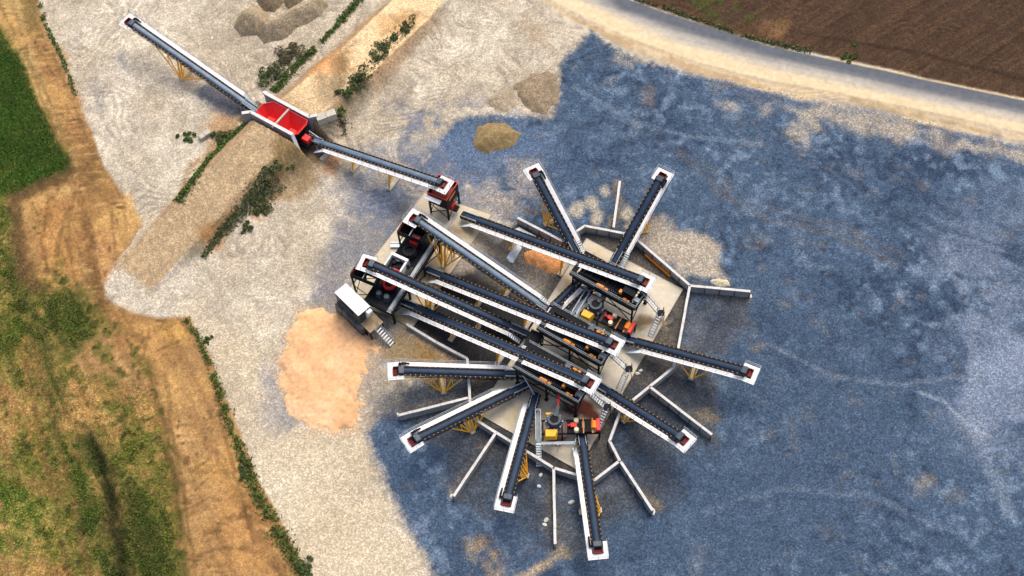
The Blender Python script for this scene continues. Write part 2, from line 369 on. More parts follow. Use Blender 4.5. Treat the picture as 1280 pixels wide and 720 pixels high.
scr = aniso(a_trk+1.15, 5, .45, 114); inb = inl*(1-lowl)
mixc(inb*sstep(.54, .68, scr)*sstep(.46, .6, n_mid)*.5, alb(128,96,60)); mixc(inb*sstep(.56, .7, 1-scr)*sstep(.46, .6, n_mid)*.4, alb(220,182,118))
GST = [[(74,540),(112,535),(135,590),(150,660),(175,735),(190,800),(140,800),(110,660)], [(46,372),(88,360),(120,420),(86,440),(58,430)], [(20,300),(40,350),(60,430),(90,520),(75,540),(45,450),(10,340)], [(150,600),(185,600),(225,700),(230,800),(185,800)]]
for P in GST: paint(P, (72,90,32), 2.6, 2.6, 0.7, brk=.9, brk_s=st2*.5+st1*.5+.06); paint(P, (50,60,24), 2.0, 2, 0.5, brk=.6, brk_s=st1)
paint([(112,545),(130,570),(152,640),(170,740),(150,740),(128,640)], (36,42,16), 1.0, 1.4, 0.85)
paint([(-200,560),(20,610),(60,620),(70,660),(40,690),(-200,720)], (82,116,38), 2.5, 3, 0.6, brk=.4)
paint(GREEN_A, (62,92,26), 1.0, 1.4, .85); paint(GREEN_A, (44,70,20), 2, 2.5, .5, brk=.8)
paint(EDGE, (96,74,48), 1.0, 1.8, 0.8)
paint([(88,196),(110,200),(128,240),(116,248),(96,226)], (120,92,58), 1.2, 1.6, .7)
for pts, w in (([(86,262),(74,300),(66,352)],.7), ([(100,252),(110,300),(118,340),(124,372)],1.1), ([(92,240),(84,300),(96,372)],.6), ([(139,266),(141,300),(146,335)],.45), ([(155,254),(157,285),(162,308)],.45), ([(112,300),(120,330),(122,362)],.8), ([(60,262),(52,300),(58,345)],.6),
               ([(172,420),(180,440),(174,455)],.6), ([(186,410),(180,438)],.4), ([(196,440),(224,428)],.35), ([(40,432),(60,500),(84,590),(110,720)],.7), ([(30,450),(50,540),(70,640),(84,730)],.6), ([(205,470),(216,540),(232,640),(248,730)],.5), ([(262,470),(280,540),(296,600),(318,680)],.4), ([(228,640),(262,622),(280,628)],.35), ([(236,700),(280,684),(320,690)],.4), ([(236,676),(276,664)],.35), ([(240,590),(262,575)],.4), ([(244,612),(270,592)],.35)):
    track(pts, w, (110,82,50), .5)
for pts, w in (([(20,20),(40,90),(72,170)],.5), ([(30,60),(60,120),(86,186)],.6), ([(66,70),(90,130),(112,180)],.5)): track(pts, w, (120,96,58), .5)
# blue-grey crushed stone yard
BLUE = [(738,36),(760,52),(805,76),(868,92),(950,110),(1040,130),(1130,147),(1215,167),(1290,182),(1460,200),(1460,830),(560,830),(540,720),(508,655),(482,600),(462,562),(456,540),(480,515),(500,508),(520,480),(560,440),(585,400),(640,330),(640,280),(610,265),(590,230),(560,200),(548,175),(566,150),(600,140),(640,146),(688,146),(698,118),(700,82),(716,60)]
dBlue = sdist(polyw(BLUE), X+WX*1.0, Y+WY*1.0)+(n_sm-.5)*1.2+(n_fine-.5)*1.2
mb = 1-sstep(-1.2, 1.0, dBlue)
nfx = fbm(X, Y, 1.0, 70, 4)
b0 = alb(68,88,113); b1 = alb(50,67,91); b2 = alb(118,139,164)
nb = fbm(X+WX*3, Y+WY*3, 3.2, 61, 6)*.6+nfx*.4; nl = fbm(X, Y, 24, 64, 2)
cb = b0+(b1-b0)*sstep(0.53, 0.36, nb*.75+nl*.25)[..., None]
a_y = wdir((900,200),(1250,380)); strk = aniso(a_y+WX.mean(), 9, 1.1, 65)
nf = fbm(X, Y, 1.3, 68, 5)
hl = (sstep(0.46, 0.72, fbm(X+WX*3, Y+WY*3, 2.2, 62, 6)*.45+nf*.55)*(.35+.65*sstep(.38, .62, fbm(X, Y, 16, 69, 3))))[..., None]
cb = cb*(1-hl*0.7)+b2*hl*0.7
lines = np.sin(fbm(X, Y, 40, 66, 2)*170+(n_sm-.5)*2); lm = sstep(.45, .6, fbm(X, Y, 14, 67, 3))
cb = cb*(1-.15*(sstep(.6, .98, lines)*lm)[..., None])
br = (sstep(0.66, 0.76, fbm(X, Y, 3.5, 63, 4)))[..., None]
cb = cb*(1-br*0.2)+alb(136,128,118)*br*0.2
colr = colr*(1-mb[..., None])+cb*mb[..., None]
# darker south east, paler far right, tan showing through near the road
paint([(860,380),(960,370),(1120,420),(1100,800),(560,800),(560,640),(760,560),(860,540)], (62,80,103), 7, 6, 0.4)
paint([(862,380),(930,385),(930,450),(868,450)], (66,84,112), 2, 2, 0.5)
paint([(1170,300),(1225,250),(1290,240),(1460,240),(1460,640),(1240,600),(1200,560),(1180,420)], (128,142,166), 5, 6, 0.5, brk=0.7)
paint([(1196,460),(1290,420),(1290,520),(1230,545),(1205,535)], (134,148,172), 1.5, 3, 0.55)
for P in ([(890,112),(960,128),(945,142),(905,132)], [(960,120),(1060,140),(1160,160),(1290,186),(1290,200),(1180,186),(1080,172),(1000,150)], [(980,150),(1010,160),(1000,176),(975,170)], [(770,62),(800,70),(790,82),(772,76)]):
    paint(P, (178,168,152), 1.6, 4, 0.75, brk=0.6)
for c, r_ in (((838,268),10), ((985,383),5), ((945,300),9), ((1000,300),8), ((940,430),6), ((880,520),9), ((870,500),8), ((870,530),7), ((600,690),14), ((930,150),7), ((965,535),9), ((1075,430),6), ((805,120),7), ((1150,600),12)):
    paint([(c[0]+r_*math.cos(t)*1.2, c[1]+r_*math.sin(t)*.8) for t in np.linspace(0, 6.28, 9)[:-1]], (150,136,114), 1.2, 2.5, 0.5, brk=0.5)
paint([(580,670),(600,660),(640,720),(660,780),(600,780)], (150,132,106), 1.5, 2.5, 0.75, brk=.3)
for pts, w, c, am in (([(850,190),(900,240),(960,275),(1040,290),(1120,330)],1.2,(96,96,98),.4), ([(860,184),(912,232),(970,264),(1050,280),(1130,318)],.9,(96,96,98),.35), ([(930,150),(1010,200),(1090,260),(1180,300),(1290,330)],.8,(54,66,86),.45), ([(940,146),(1020,194),(1100,252),(1190,290),(1290,318)],.8,(54,66,86),.45),
                   ([(1150,490),(1180,500),(1205,525),(1235,545)],.5,(150,160,174),.5), ([(960,430),(1040,470),(1130,480),(1200,470)],.7,(130,142,158),.3), ([(560,600),(600,650),(640,700),(660,760)],.9,(110,128,150),.4), ([(540,560),(575,620),(620,690)],.8,(52,66,88),.4), ([(880,640),(980,610),(1090,620),(1200,670)],.9,(112,128,148),.3), ([(880,650),(980,622),(1090,632),(1200,684)],.7,(54,68,90),.3), ([(1180,300),(1220,400),(1215,520),(1260,640)],1.6,(132,146,166),.4), ([(720,110),(790,150),(860,170),(950,180)],.8,(122,140,162),.35), ([(700,170),(760,150),(820,170),(860,210)],.9,(56,66,84),.4), ([(900,420),(960,500),(980,600),(960,720)],.8,(56,70,92),.35)):
    track(pts, w, c, am)
# mixed grey stone between feed belts and crushers
MIX = [(440,210),(520,170),(560,200),(600,240),(640,290),(660,330),(560,440),(480,500),(350,540),(320,500),(360,420),(410,330)]
for k, (rgb, am, sd2) in enumerate((((150,150,152),.7,71), ((104,120,148),.75,72), ((176,160,134),.6,73))):
    paint(MIX, rgb, 3, 4, am, brk=0.7, brk_s=fbm(X+WX*4, Y+WY*4, 5, sd2, 5))
paint([(440,225),(500,225),(525,250),(500,290),(450,300),(425,280)], (108,122,146), 3, 4, 0.8, brk=0.25)
paint([(410,300),(480,265),(490,300),(440,340),(405,350)], (134,136,142), 3, 3, 0.75)
paint([(520,175),(590,150),(600,215),(560,240),(530,215)], (96,114,142), 3, 4, 0.8, brk=0.35)
paint([(395,325),(430,300),(470,320),(440,360),(415,372),(400,360)], (122,126,138), 2.5, 3, 0.65, brk=.2)
paint([(390,215),(440,200),(460,235),(420,260)], (150,150,152), 3, 4, 0.5, brk=.3)
paint([(485,255),(505,240),(512,262),(492,285)], (84,84,88), 1.5, 2, 0.6)  # soft shade of the surge bin tower, painted on the ground to its left
paint([(700,140),(640,140),(560,190),(560,240),(620,260),(660,240),(700,215)], (96,116,146), 3, 4, 0.45, brk=0.5)
paint([(600,225),(665,200),(690,220),(670,260),(620,270),(592,250)], (176,164,146), 2, 3, 0.7, brk=0.45)
paint([(786,285),(830,268),(868,285),(898,310),(900,345),(860,352),(830,320),(800,300)], (176,166,150), 1.2, 3, 0.9)
for c, r_ in (((736,256),8), ((745,272),9), ((783,268),9), ((720,262),9), ((754,240),6)):
    paint([(c[0]+r_*math.cos(t), c[1]+r_*math.sin(t)) for t in np.linspace(0, 6.28, 11)[:-1]], (178,170,154), 0.7, 1.0, 0.8)
# plant interior: dark fines under the belts, brown silt
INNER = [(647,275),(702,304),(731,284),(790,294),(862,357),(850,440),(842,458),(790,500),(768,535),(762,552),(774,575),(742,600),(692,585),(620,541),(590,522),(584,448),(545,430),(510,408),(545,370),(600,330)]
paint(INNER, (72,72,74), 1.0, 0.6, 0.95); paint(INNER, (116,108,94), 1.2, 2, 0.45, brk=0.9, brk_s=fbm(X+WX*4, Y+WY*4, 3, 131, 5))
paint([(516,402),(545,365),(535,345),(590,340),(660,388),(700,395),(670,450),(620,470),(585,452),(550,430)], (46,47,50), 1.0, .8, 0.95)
paint([(610,300),(680,330),(690,380),(660,380),(610,340)], (138,130,118), 1.0, 1.5, 0.85)
paint([(585,310),(640,330),(650,350),(600,345)], (70,78,92), 1.2, 1.5, 0.8)
paint([(505,405),(545,430),(580,455),(550,470),(500,470),(478,440)], (150,128,90), 1.5, 2, 0.8); paint([(520,420),(560,440),(545,462),(510,455)], (142,112,62), 1.5, 2, 0.7, brk=.4)
paint([(470,500),(500,485),(590,480),(590,515),(510,520),(470,520)], (98,100,106), 1.5, 2, 0.7)
paint([(768,535),(842,458),(856,470),(880,500),(895,530),(880,545),(800,545)], (60,64,70), 2, 2, 0.7)
for c, r_ in (((825,405),8), ((875,515),13), ((835,470),9), ((888,520),8), ((780,590),9), ((815,635),6), ((694,682),10), ((705,690),9), ((570,618),6), ((600,560),8)):
    paint([(c[0]+r_*math.cos(t)*1.3, c[1]+r_*math.sin(t)*.7) for t in np.linspace(0, 6.28, 9)[:-1]], (190,170,132), 0.9, 1.6, 0.7, brk=0.4)
# silt washed along both sides of the spur walls
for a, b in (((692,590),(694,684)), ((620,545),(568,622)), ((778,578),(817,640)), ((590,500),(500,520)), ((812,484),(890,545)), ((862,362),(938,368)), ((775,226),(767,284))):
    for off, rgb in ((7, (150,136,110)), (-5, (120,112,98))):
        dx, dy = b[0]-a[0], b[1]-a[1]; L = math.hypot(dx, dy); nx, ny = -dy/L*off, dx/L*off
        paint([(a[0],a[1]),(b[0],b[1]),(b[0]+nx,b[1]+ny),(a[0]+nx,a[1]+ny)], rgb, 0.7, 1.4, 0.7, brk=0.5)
paint([(660,560),(640,690),(690,730),(720,690),(700,600)], (150,136,110), 1.5, 3, 0.0)
paint([(690,690),(706,684),(690,710),(660,735),(640,740),(668,712)], (182,164,134), 1, 2, 0.8)
# darker blue-grey patches under the stacker heads
for c, rx, ry in (((648,645),38,30), ((752,680),34,30), ((520,545),34,24), ((880,560),40,24), ((945,480),34,26), ((690,225),28,24), ((812,240),24,24)):
    paint([(c[0]+rx*math.cos(t), c[1]+ry*math.sin(t)) for t in np.linspace(0, 6.28, 13)[:-1]], (66,82,104), 3, 3, 0.35)
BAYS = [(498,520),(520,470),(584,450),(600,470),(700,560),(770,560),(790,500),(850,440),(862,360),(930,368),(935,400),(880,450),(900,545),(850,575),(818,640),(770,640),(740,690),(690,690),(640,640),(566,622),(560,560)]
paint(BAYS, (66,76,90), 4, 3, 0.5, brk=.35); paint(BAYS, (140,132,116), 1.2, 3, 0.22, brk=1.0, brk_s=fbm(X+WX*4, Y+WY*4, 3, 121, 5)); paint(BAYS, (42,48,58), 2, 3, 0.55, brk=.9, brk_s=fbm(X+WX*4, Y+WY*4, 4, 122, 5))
paint([(500,140),(600,130),(612,225),(560,255),(490,245)], (88,108,138), 5, 5, 0.8, brk=.35, brk_s=fbm(X+WX*5, Y+WY*5, 4, 123, 5))
paint([(540,190),(600,190),(640,235),(600,262),(545,240)], (104,118,140), 4, 4, 0.55, brk=.3)
# bank of sand between yard and road
ROAD_LO = [(640,-40),(690,0),(740,26),(800,53),(870,77),(960,100),(1050,117),(1150,137),(1290,168),(1460,205)]
ROAD_HI = [(745,-40),(786,0),(832,17),(900,39),(960,58),(1030,73),(1100,88),(1180,105),(1290,128),(1460,160)]
paint([(640,-40),(690,0),(740,26),(800,53),(870,77),(960,100),(1050,117),(1150,137),(1290,168),(1290,178),(1200,163),(1100,142),(1010,126),(930,106),(860,85),(800,66),(740,37),(700,12),(620,-40)], (208,188,154), 0.8, 1.0, .95)
paint([(700,6),(760,40),(830,68),(900,90),(970,106),(960,112),(890,98),(820,76),(750,48)], (176,150,112), 0.5, 1.0, 0.7, brk=0.4)
paint([(1060,120),(1150,140),(1250,165),(1250,170),(1140,148),(1060,128)], (150,128,88), 0.5, 1.0, 0.6, brk=0.5)
paint([(880,104),(960,122),(1060,142),(1160,158),(1290,188),(1290,172),(1160,150),(1060,132),(960,112)], (96,110,132), 1.0, 2.5, 0.6, brk=.6, brk_s=aniso(wdir((980,110),(1280,170)), 9, 1.2, 124))
# ploughed field
FIELD = [(790,-60)]+[(x, y-3) for x, y in ROAD_HI[1:]]+[(1460,-60)]
paint(FIELD, (78,60,46), 0.5, 0.5)
fd = sdist(polyw(FIELD), X, Y); inf = fd < 0
a_f = wdir((980,40),(1280,100)); fur = aniso(a_f+0.9, 14, 0.9, 81)
mixc(np.where(inf, sstep(0.45, 0.66, fur)*0.5, 0), alb(98,74,54)); mixc(np.where(inf, sstep(0.5, 0.7, n_sm)*0.4, 0), alb(64,46,34))
paint([(800,-40),(985,-40),(968,18),(930,30),(870,22),(820,5)], (72,84,34), 3, 3, 0.75, brk=0.15)
paint([(790,-10),(840,12),(960,50),(955,58),(880,36),(800,8)], (104,70,44), 1.4, 2, 0.5)
paint([(975,36),(1040,46),(1130,60),(1290,100),(1290,104),(1130,64),(1040,50)], (52,38,28), 0.5, 0.4, 0.8)
paint([(800,4),(850,22),(900,36),(960,54),(1000,62),(990,70),(940,58),(880,38),(810,14)], (74,70,36), 0.8, 1, 0.85, brk=0.2)
paint([(955,28),(985,24),(978,48),(950,44)], (150,114,78), 0.8, 1.5, 0.6, brk=.8)
paint([(1035,72),(1100,86),(1180,103),(1290,125),(1290,131),(1180,109),(1100,92),(1030,77)], (220,196,156), 0.4, 0.5, 0.95)
# the road itself: asphalt on the far side, silted over on the near side
RLO, RHI = polyw(ROAD_LO), polyw(ROAD_HI)
RP = RLO+RHI[::-1]; dRoad = sdist(RP, X+WX*.4, Y+WY*.4)
dl, _ = ldist(RLO, X, Y); dh, _ = ldist(RHI, X, Y); tt = dl/(dl+dh+1e-6)+(aniso(a_f, 30, 1.6, 85)-.5)*0.28
r0, r1, r2 = alb(224,205,170), alb(182,178,170), alb(98,104,114)
cr = r0+(r1-r0)*sstep(0.2, 0.5, tt)[..., None]; cr = cr+(r2-cr)*sstep(0.40, 0.80, tt)[..., None]
cr *= (0.93+0.14*aniso(a_f, 18, 0.5, 86))[..., None]
mr = 1-sstep(-0.15, 0.25, dRoad); colr = colr*(1-mr[..., None])+cr*mr[..., None]

# haul road on its embankment
HAULH = [0.0, 1.0, 2.2, 3.3, 3.8, 3.2, 1.9, 0.7, 0.0]
HC = [at2(a[0], a[1], h) for a, h in zip(HAUL_C, HAULH)]
dH, pH = ldist(HC, X+WX*0.8, Y+WY*0.8)
hh = np.interp(pH, range(len(HAULH)), HAULH)
HW = np.interp(pH, range(9), [4.6, 4.4, 4.2, 4.0, 3.9, 3.9, 4.1, 4.4, 4.8])
edge = HW+0.2*(n_sm-.5)
slope_w = 0.6+hh*1.15
emb = hh*(1-sstep(0, 1, np.clip((dH-edge)/slope_w, 0, 1)))
# hopper pit runs straight through the embankment
PITc0, PITc1 = at(318,130,3.8), at(386,168,3.8)
HOP_A = math.atan2(PITc1.y-PITc0.y, PITc1.x-PITc0.x)
mroad = 1-sstep(-0.2, 0.25, dH-edge)
cu = alb(232,204,162)*(0.9+0.2*swirl[..., None]); cl = alb(186,163,130)*(0.9+0.22*n_fine[..., None])
upf = sstep(3.6, 2.9, pH)[..., None]
ch = cl*(1-upf)+cu*upf
endf = sstep(8.0, 7.7, pH)*sstep(-0.2, 0.3, pH)
sl_m = (1-sstep(0.0, 1.0, (dH-edge)/(slope_w+0.8)))*sstep(0.4, 1.4, hh)*0.9
side = X*0
cs = alb(176,142,104)+(alb(120,108,70)-alb(176,142,104))*sstep(.4,.65,n_mid)[..., None]
colr = colr*(1-sl_m[..., None])+cs*sl_m[..., None]
mm = (mroad*endf)[..., None]
colr = colr*(1-mm)+ch*mm
for P, c in (([(405,75),(440,70),(440,100),(405,108),(380,95)], (226,164,104)), ([(470,30),(520,15),(530,30),(480,55)], (238,190,132)), ([(390,180),(420,190),(420,215),(400,212)], (206,142,88)), ([(335,245),(352,248),(330,275),(318,268)], (214,164,104)), ([(250,300),(290,270),(275,305),(258,320)], (190,140,88)), ([(265,145),(300,120),(285,170),(245,215),(230,240),(225,235),(250,190)], (196,150,98)), ([(350,180),(395,178),(400,230),(360,250),(335,240)], (160,132,90))):
    paint(P, c, 1.4, 2.2, 0.7); paint(P, (112,94,62), 1.4, 2.2, 0.5, brk=.7)
paint([(400,105),(435,110),(432,150),(404,150),(395,128)], (160,140,112), 1.2, 1.6, 0.8)
paint([(418,80),(445,60),(440,110),(420,130)], (120,106,74), 1.2, 1.6, 0.6)
# faint blue-grey stain and dark stone patch by the long stacker
paint([(240,112),(268,100),(300,120),(312,140),(285,150),(262,132)], (104,110,122), 0.9, 1.2, 0.9)
for P in ([(112,80),(122,85),(132,130),(124,148),(112,110)], [(138,60),(160,70),(162,88),(142,80)], [(116,60),(130,62),(132,72),(118,70)]):
    paint(P, (150,148,148), 0.9, 1.4, 0.7, brk=0.4)
paint([(318,462),(350,458),(368,500),(366,530),(345,548),(320,540)], (160,158,158), 2.0, 2.5, 0.65)
paint([(535,95),(620,80),(640,130),(560,150)], (176,162,138), 3, 4, 0.5, brk=.4)
paint([(660,30),(685,30),(685,60),(660,55)], (180,160,132), 1.5, 2, 0.6)
# sand drifting away from the big orange heap
paint([(372,388),(432,395),(470,420),(470,455),(455,495),(440,545),(385,550),(350,500),(338,465)], (216,186,148), 1.8, 2.6, 0.75)

# relief
hgt = emb.copy()
hgt += (n_mid-.5)*0.22+(n_sm-.5)*0.14+(n_fine-.5)*0.05
hgt += np.where(inf, (fur-.5)*0.5, 0)
hgt += inl*((st1-.5)*0.5)+ruts
hgt += inl*(-0.9*np.exp(-(ldist(polyw([(104,540),(132,610),(152,680),(170,760)]), X, Y)[0]/1.3)**2))
hgt += inl*(-0.55*np.exp(-(ldist(polyw([(186,470),(204,540),(220,640),(236,760)]), X, Y)[0]/0.8)**2))
tread = 0.5-0.5*ring*ringm
hgt += np.where((dBlue > 1) & (dLeft > 1), (tread-.5)*0.16, 0)
smooth_road = 1-sstep(-0.3, 0.8, dRoad); hgt = hgt*(1-smooth_road)+0.12*smooth_road
# the plant area and the wheel-flat yard stay level
SLAB_A = polyw([(597,517),(722,588),(854,362),(733,298)])
SLAB_B = polyw([(531,241),(615,268),(516,410),(428,372)])
for S in (SLAB_A, SLAB_B):
    k = 1-sstep(0.3, 2.0, sdist(S, X, Y)); hgt = hgt*(1-k)-0.02*k
cp = (PITc0+PITc1)/2; ca, sa = math.cos(HOP_A), math.sin(HOP_A)
pu = (X-cp.x)*ca+(Y-cp.y)*sa; pv = -(X-cp.x)*sa+(Y-cp.y)*ca
PIT_W = 2.75
pit = (np.abs(pv) < PIT_W) & (np.abs(pu) < 12)
hgt = np.where(pit, np.minimum(hgt, 0.05+(n_sm-.5)*.2), hgt)
colr = np.where(pit[..., None] & (np.abs(pu) < 9)[..., None] & (hh > .5)[..., None], alb(120,104,84), colr)
colr = np.clip(colr*(0.86+0.28*n_fine[..., None]), 0.004, 0.85)
def ground_z(x, y):
    i = min(max((x-GX0)/STEP, 0), len(gx)-2); j = min(max((y-GY0)/STEP, 0), len(gy)-2)
    a, b = int(i), int(j); fx, fy = i-a, j-b
    return (hgt[b,a]*(1-fx)+hgt[b,a+1]*fx)*(1-fy)+(hgt[b+1,a]*(1-fx)+hgt[b+1,a+1]*fx)*fy

# split the sheet into the pieces of ground one would name
Xc = X[:-1,:-1]+STEP/2; Yc = Y[:-1,:-1]+STEP/2
def fc(a): return a[:-1,:-1]
dGA = np.minimum(sdist(polyw(GREEN_A), Xc, Yc), sdist(polyw(GREEN_B), Xc, Yc)); dGC = sdist(polyw([(-200,470),(40,440),(150,480),(190,480),(205,560),(225,720),(240,820),(-200,820)]), Xc, Yc)
zone = np.full(Xc.shape, 0)
zone[fc(dBlue) < 0] = 1
zone[fc(dLeft) < 0] = 2
zone[(fc(dLeft) < 0) & ((dGA < 0) | (dGC < 0))] = 3
zone[((fc(dH) < fc(edge)+0.3) & (fc(pH) < 7.95) & (fc(pH) > 0.02))] = 4
zone[fc(inf)] = 5
zone[fc(dRoad) < 0.05] = 6
zone[(zone == 0) & (sdist(polyw([(660,-40),(690,-2),(740,24),(800,50),(870,74),(960,97),(1050,114),(1150,134),(1290,164),(1460,200),(1460,230),(1200,190),(1010,150),(860,106),(740,50),(690,20),(640,-40)]), Xc, Yc) < 0)] = 7
ZN = [('gravel_ground', 'gravel_pale', 'pale crushed limestone ground around the crushing plant'),
      ('stone_yard', 'gravel_blue', 'blue-grey crushed stone yard spreading round the plant'),
      ('dirt_track', 'soil', 'bare orange earth strip left of the gravel'),
      ('grass_field', 'grass_soil', 'patchy green and brown field at the far left'),
      ('haul_road', 'gravel_pale', 'raised sandy haul road leading to the red hopper'),
      ('ploughed_field', 'plough', 'dark brown ploughed field beyond the road'),
      ('road', 'road_surface', 'curving road, grey asphalt half covered by cream silt'),
      ('road_verge', 'sand', 'sandy bank between the blue stone yard and the road')]
ny, nx = X.shape
idx = np.arange(ny*nx).reshape(ny, nx)
quads = np.stack([idx[:-1,:-1], idx[:-1,1:], idx[1:,1:], idx[1:,:-1]], -1)
V = np.stack([X, Y, hgt], -1).reshape(-1, 3); CF = np.concatenate([colr, np.ones(colr.shape[:2]+(1,))], -1).reshape(-1, 4)
def mesh_np(name, v, q, c, material):
    me = bpy.data.meshes.new(name); k = q.shape[1]
    me.vertices.add(len(v)); me.vertices.foreach_set('co', v.astype(np.float32).ravel())
    me.loops.add(q.size); me.loops.foreach_set('vertex_index', q.astype(np.int32).ravel())
    me.polygons.add(len(q)); me.polygons.foreach_set('loop_start', np.arange(0, q.size, k, dtype=np.int32))
    me.polygons.foreach_set('loop_total', np.full(len(q), k, np.int32))
    me.polygons.foreach_set('use_smooth', np.ones(len(q), bool))
    me.update(calc_edges=True)
    if c is not None:
        ca_ = me.color_attributes.new('Col', 'FLOAT_COLOR', 'POINT'); ca_.data.foreach_set('color', c.astype(np.float32).ravel())
    me.materials.append(MATS[material]); me.validate()
    return me
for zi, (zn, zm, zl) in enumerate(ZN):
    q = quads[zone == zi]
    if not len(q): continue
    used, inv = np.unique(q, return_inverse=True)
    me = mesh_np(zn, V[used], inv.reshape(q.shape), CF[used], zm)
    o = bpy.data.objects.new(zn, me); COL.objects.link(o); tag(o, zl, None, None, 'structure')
# the land beyond, out to the horizon
g = MB()
g.add([(-4000,-4000,-3),(4000,-4000,-3),(4000,4000,-3),(-4000,4000,-3)], [(0,1,2,3)])
mat('far_land', tuple(alb(140,128,96)), 0.95, var=0.5, scale=0.02)
tag(g.build('ground', 'far_land', fix=False), 'open land beyond the plant', None, None, 'structure')

# ------------------------------------------------------------------ concrete slabs
def quad_slab(name, corners, zt, rgb, stains, label, res=0.25):
    P = [Vector((x, y, 0)) for x, y in corners]
    Lu = (P[1]-P[0]).length; Lv = (P[3]-P[0]).length; nu, nv = int(Lu/res), int(Lv/res)
    u, v = np.meshgrid(np.linspace(0, 1, nu), np.linspace(0, 1, nv))
    def bil(k): return (P[0][k]*(1-u)+P[1][k]*u)*(1-v)+(P[3][k]*(1-u)+P[2][k]*u)*v
    x, y = bil(0), bil(1)
    n1 = fbm(x, y, 5, 101); n2 = fbm(x, y, 1.6, 102); wx = (fbm(x, y, 3, 103)-.5)*3; wy = (fbm(x, y, 3, 104)-.5)*3
    c = np.zeros(x.shape+(3,))+alb(*rgb); c = c*(0.82+0.3*n1[..., None])*(0.9+0.2*n2[..., None])
    t = sstep(.5, .68, n1*.5+n2*.5)[..., None]*0.22; c = c*(1-t)+alb(176,160,126)*t
    for pts, col, am, fe in stains:
        d = sdist(polyw(pts), x+wx, y+wy)+(n2-.5)*fe*1.5
        m = (am*(1-sstep(-fe, fe, d)))[..., None]; c = c*(1-m)+alb(*col)*m
    z = np.full(x.shape, zt)
    v_ = np.stack([x, y, z], -1).reshape(-1, 3); cc = np.concatenate([c, np.ones(c.shape[:2]+(1,))], -1).reshape(-1, 4)
    ii = np.arange(nu*nv).reshape(nv, nu)
    q = np.stack([ii[:-1,:-1], ii[:-1,1:], ii[1:,1:], ii[1:,:-1]], -1).reshape(-1, 4)
    ring = list(ii[0,:])+list(ii[1:,-1])+list(ii[-1,-2::-1])+list(ii[-2:0:-1,0])
    n0 = len(v_); lo = v_[ring].copy(); lo[:,2] = zt-0.4
    v_ = np.vstack([v_, lo]); cc = np.vstack([cc, cc[ring]*np.array([.7,.7,.7,1])]); k = len(ring)
    sq = np.array([[ring[i], ring[(i+1) % k], n0+(i+1) % k, n0+i] for i in range(k)])
    me = mesh_np(name, v_, np.vstack([q, sq]), cc, 'slab'); 
    o = bpy.data.objects.new(name, me); COL.objects.link(o); return tag(o, label, None, None, 'structure')
quad_slab('concrete_slab', SLAB_A, 0.16, (220,213,196), [
    ([(700,512),(722,500),(745,498),(762,520),(752,535),(735,525),(708,522)], (92,34,22), .95, .8),
    ([(690,505),(712,500),(716,520),(700,520)], (40,34,32), .9, .9),
    ([(690,448),(738,452),(748,470),(722,480),(692,466)], (34,31,28), .85, 1.0),
    ([(685,545),(712,545),(705,556),(692,556)], (104,40,24), .95, .6),
    ([(788,404),(812,398),(830,402),(826,408),(800,412),(790,418)], (104,76,40), .85, .6),
    ([(755,405),(795,410),(790,430),(760,425)], (150,140,98), .6, 1.5),
    ([(700,350),(735,360),(720,400),(690,400)], (150,116,66), .7, 1.5),
    ([(737,310),(762,322),(755,332),(738,322)], (214,178,120), .7, 1.2),
    ([(648,455),(690,470),(690,500),(650,490)], (120,104,74), .6, 1.5),
    ([(640,500),(690,520),(670,560),(620,520)], (190,172,134), .6, 2.0)], 'large pale concrete slab under the three screens, stained with rust and oil')
quad_slab('concrete_slab', SLAB_B, 0.15, (218,208,186), [
    ([(548,290),(590,280),(578,310),(556,300)], (132,112,70), .75, 1.2),
    ([(540,320),(570,330),(545,370),(520,360)], (150,128,84), .6, 1.5),
    ([(480,385),(516,400),(500,412),(470,400)], (120,102,66), .8, 1.2)], 'narrower concrete slab under the crusher platform and surge bin')
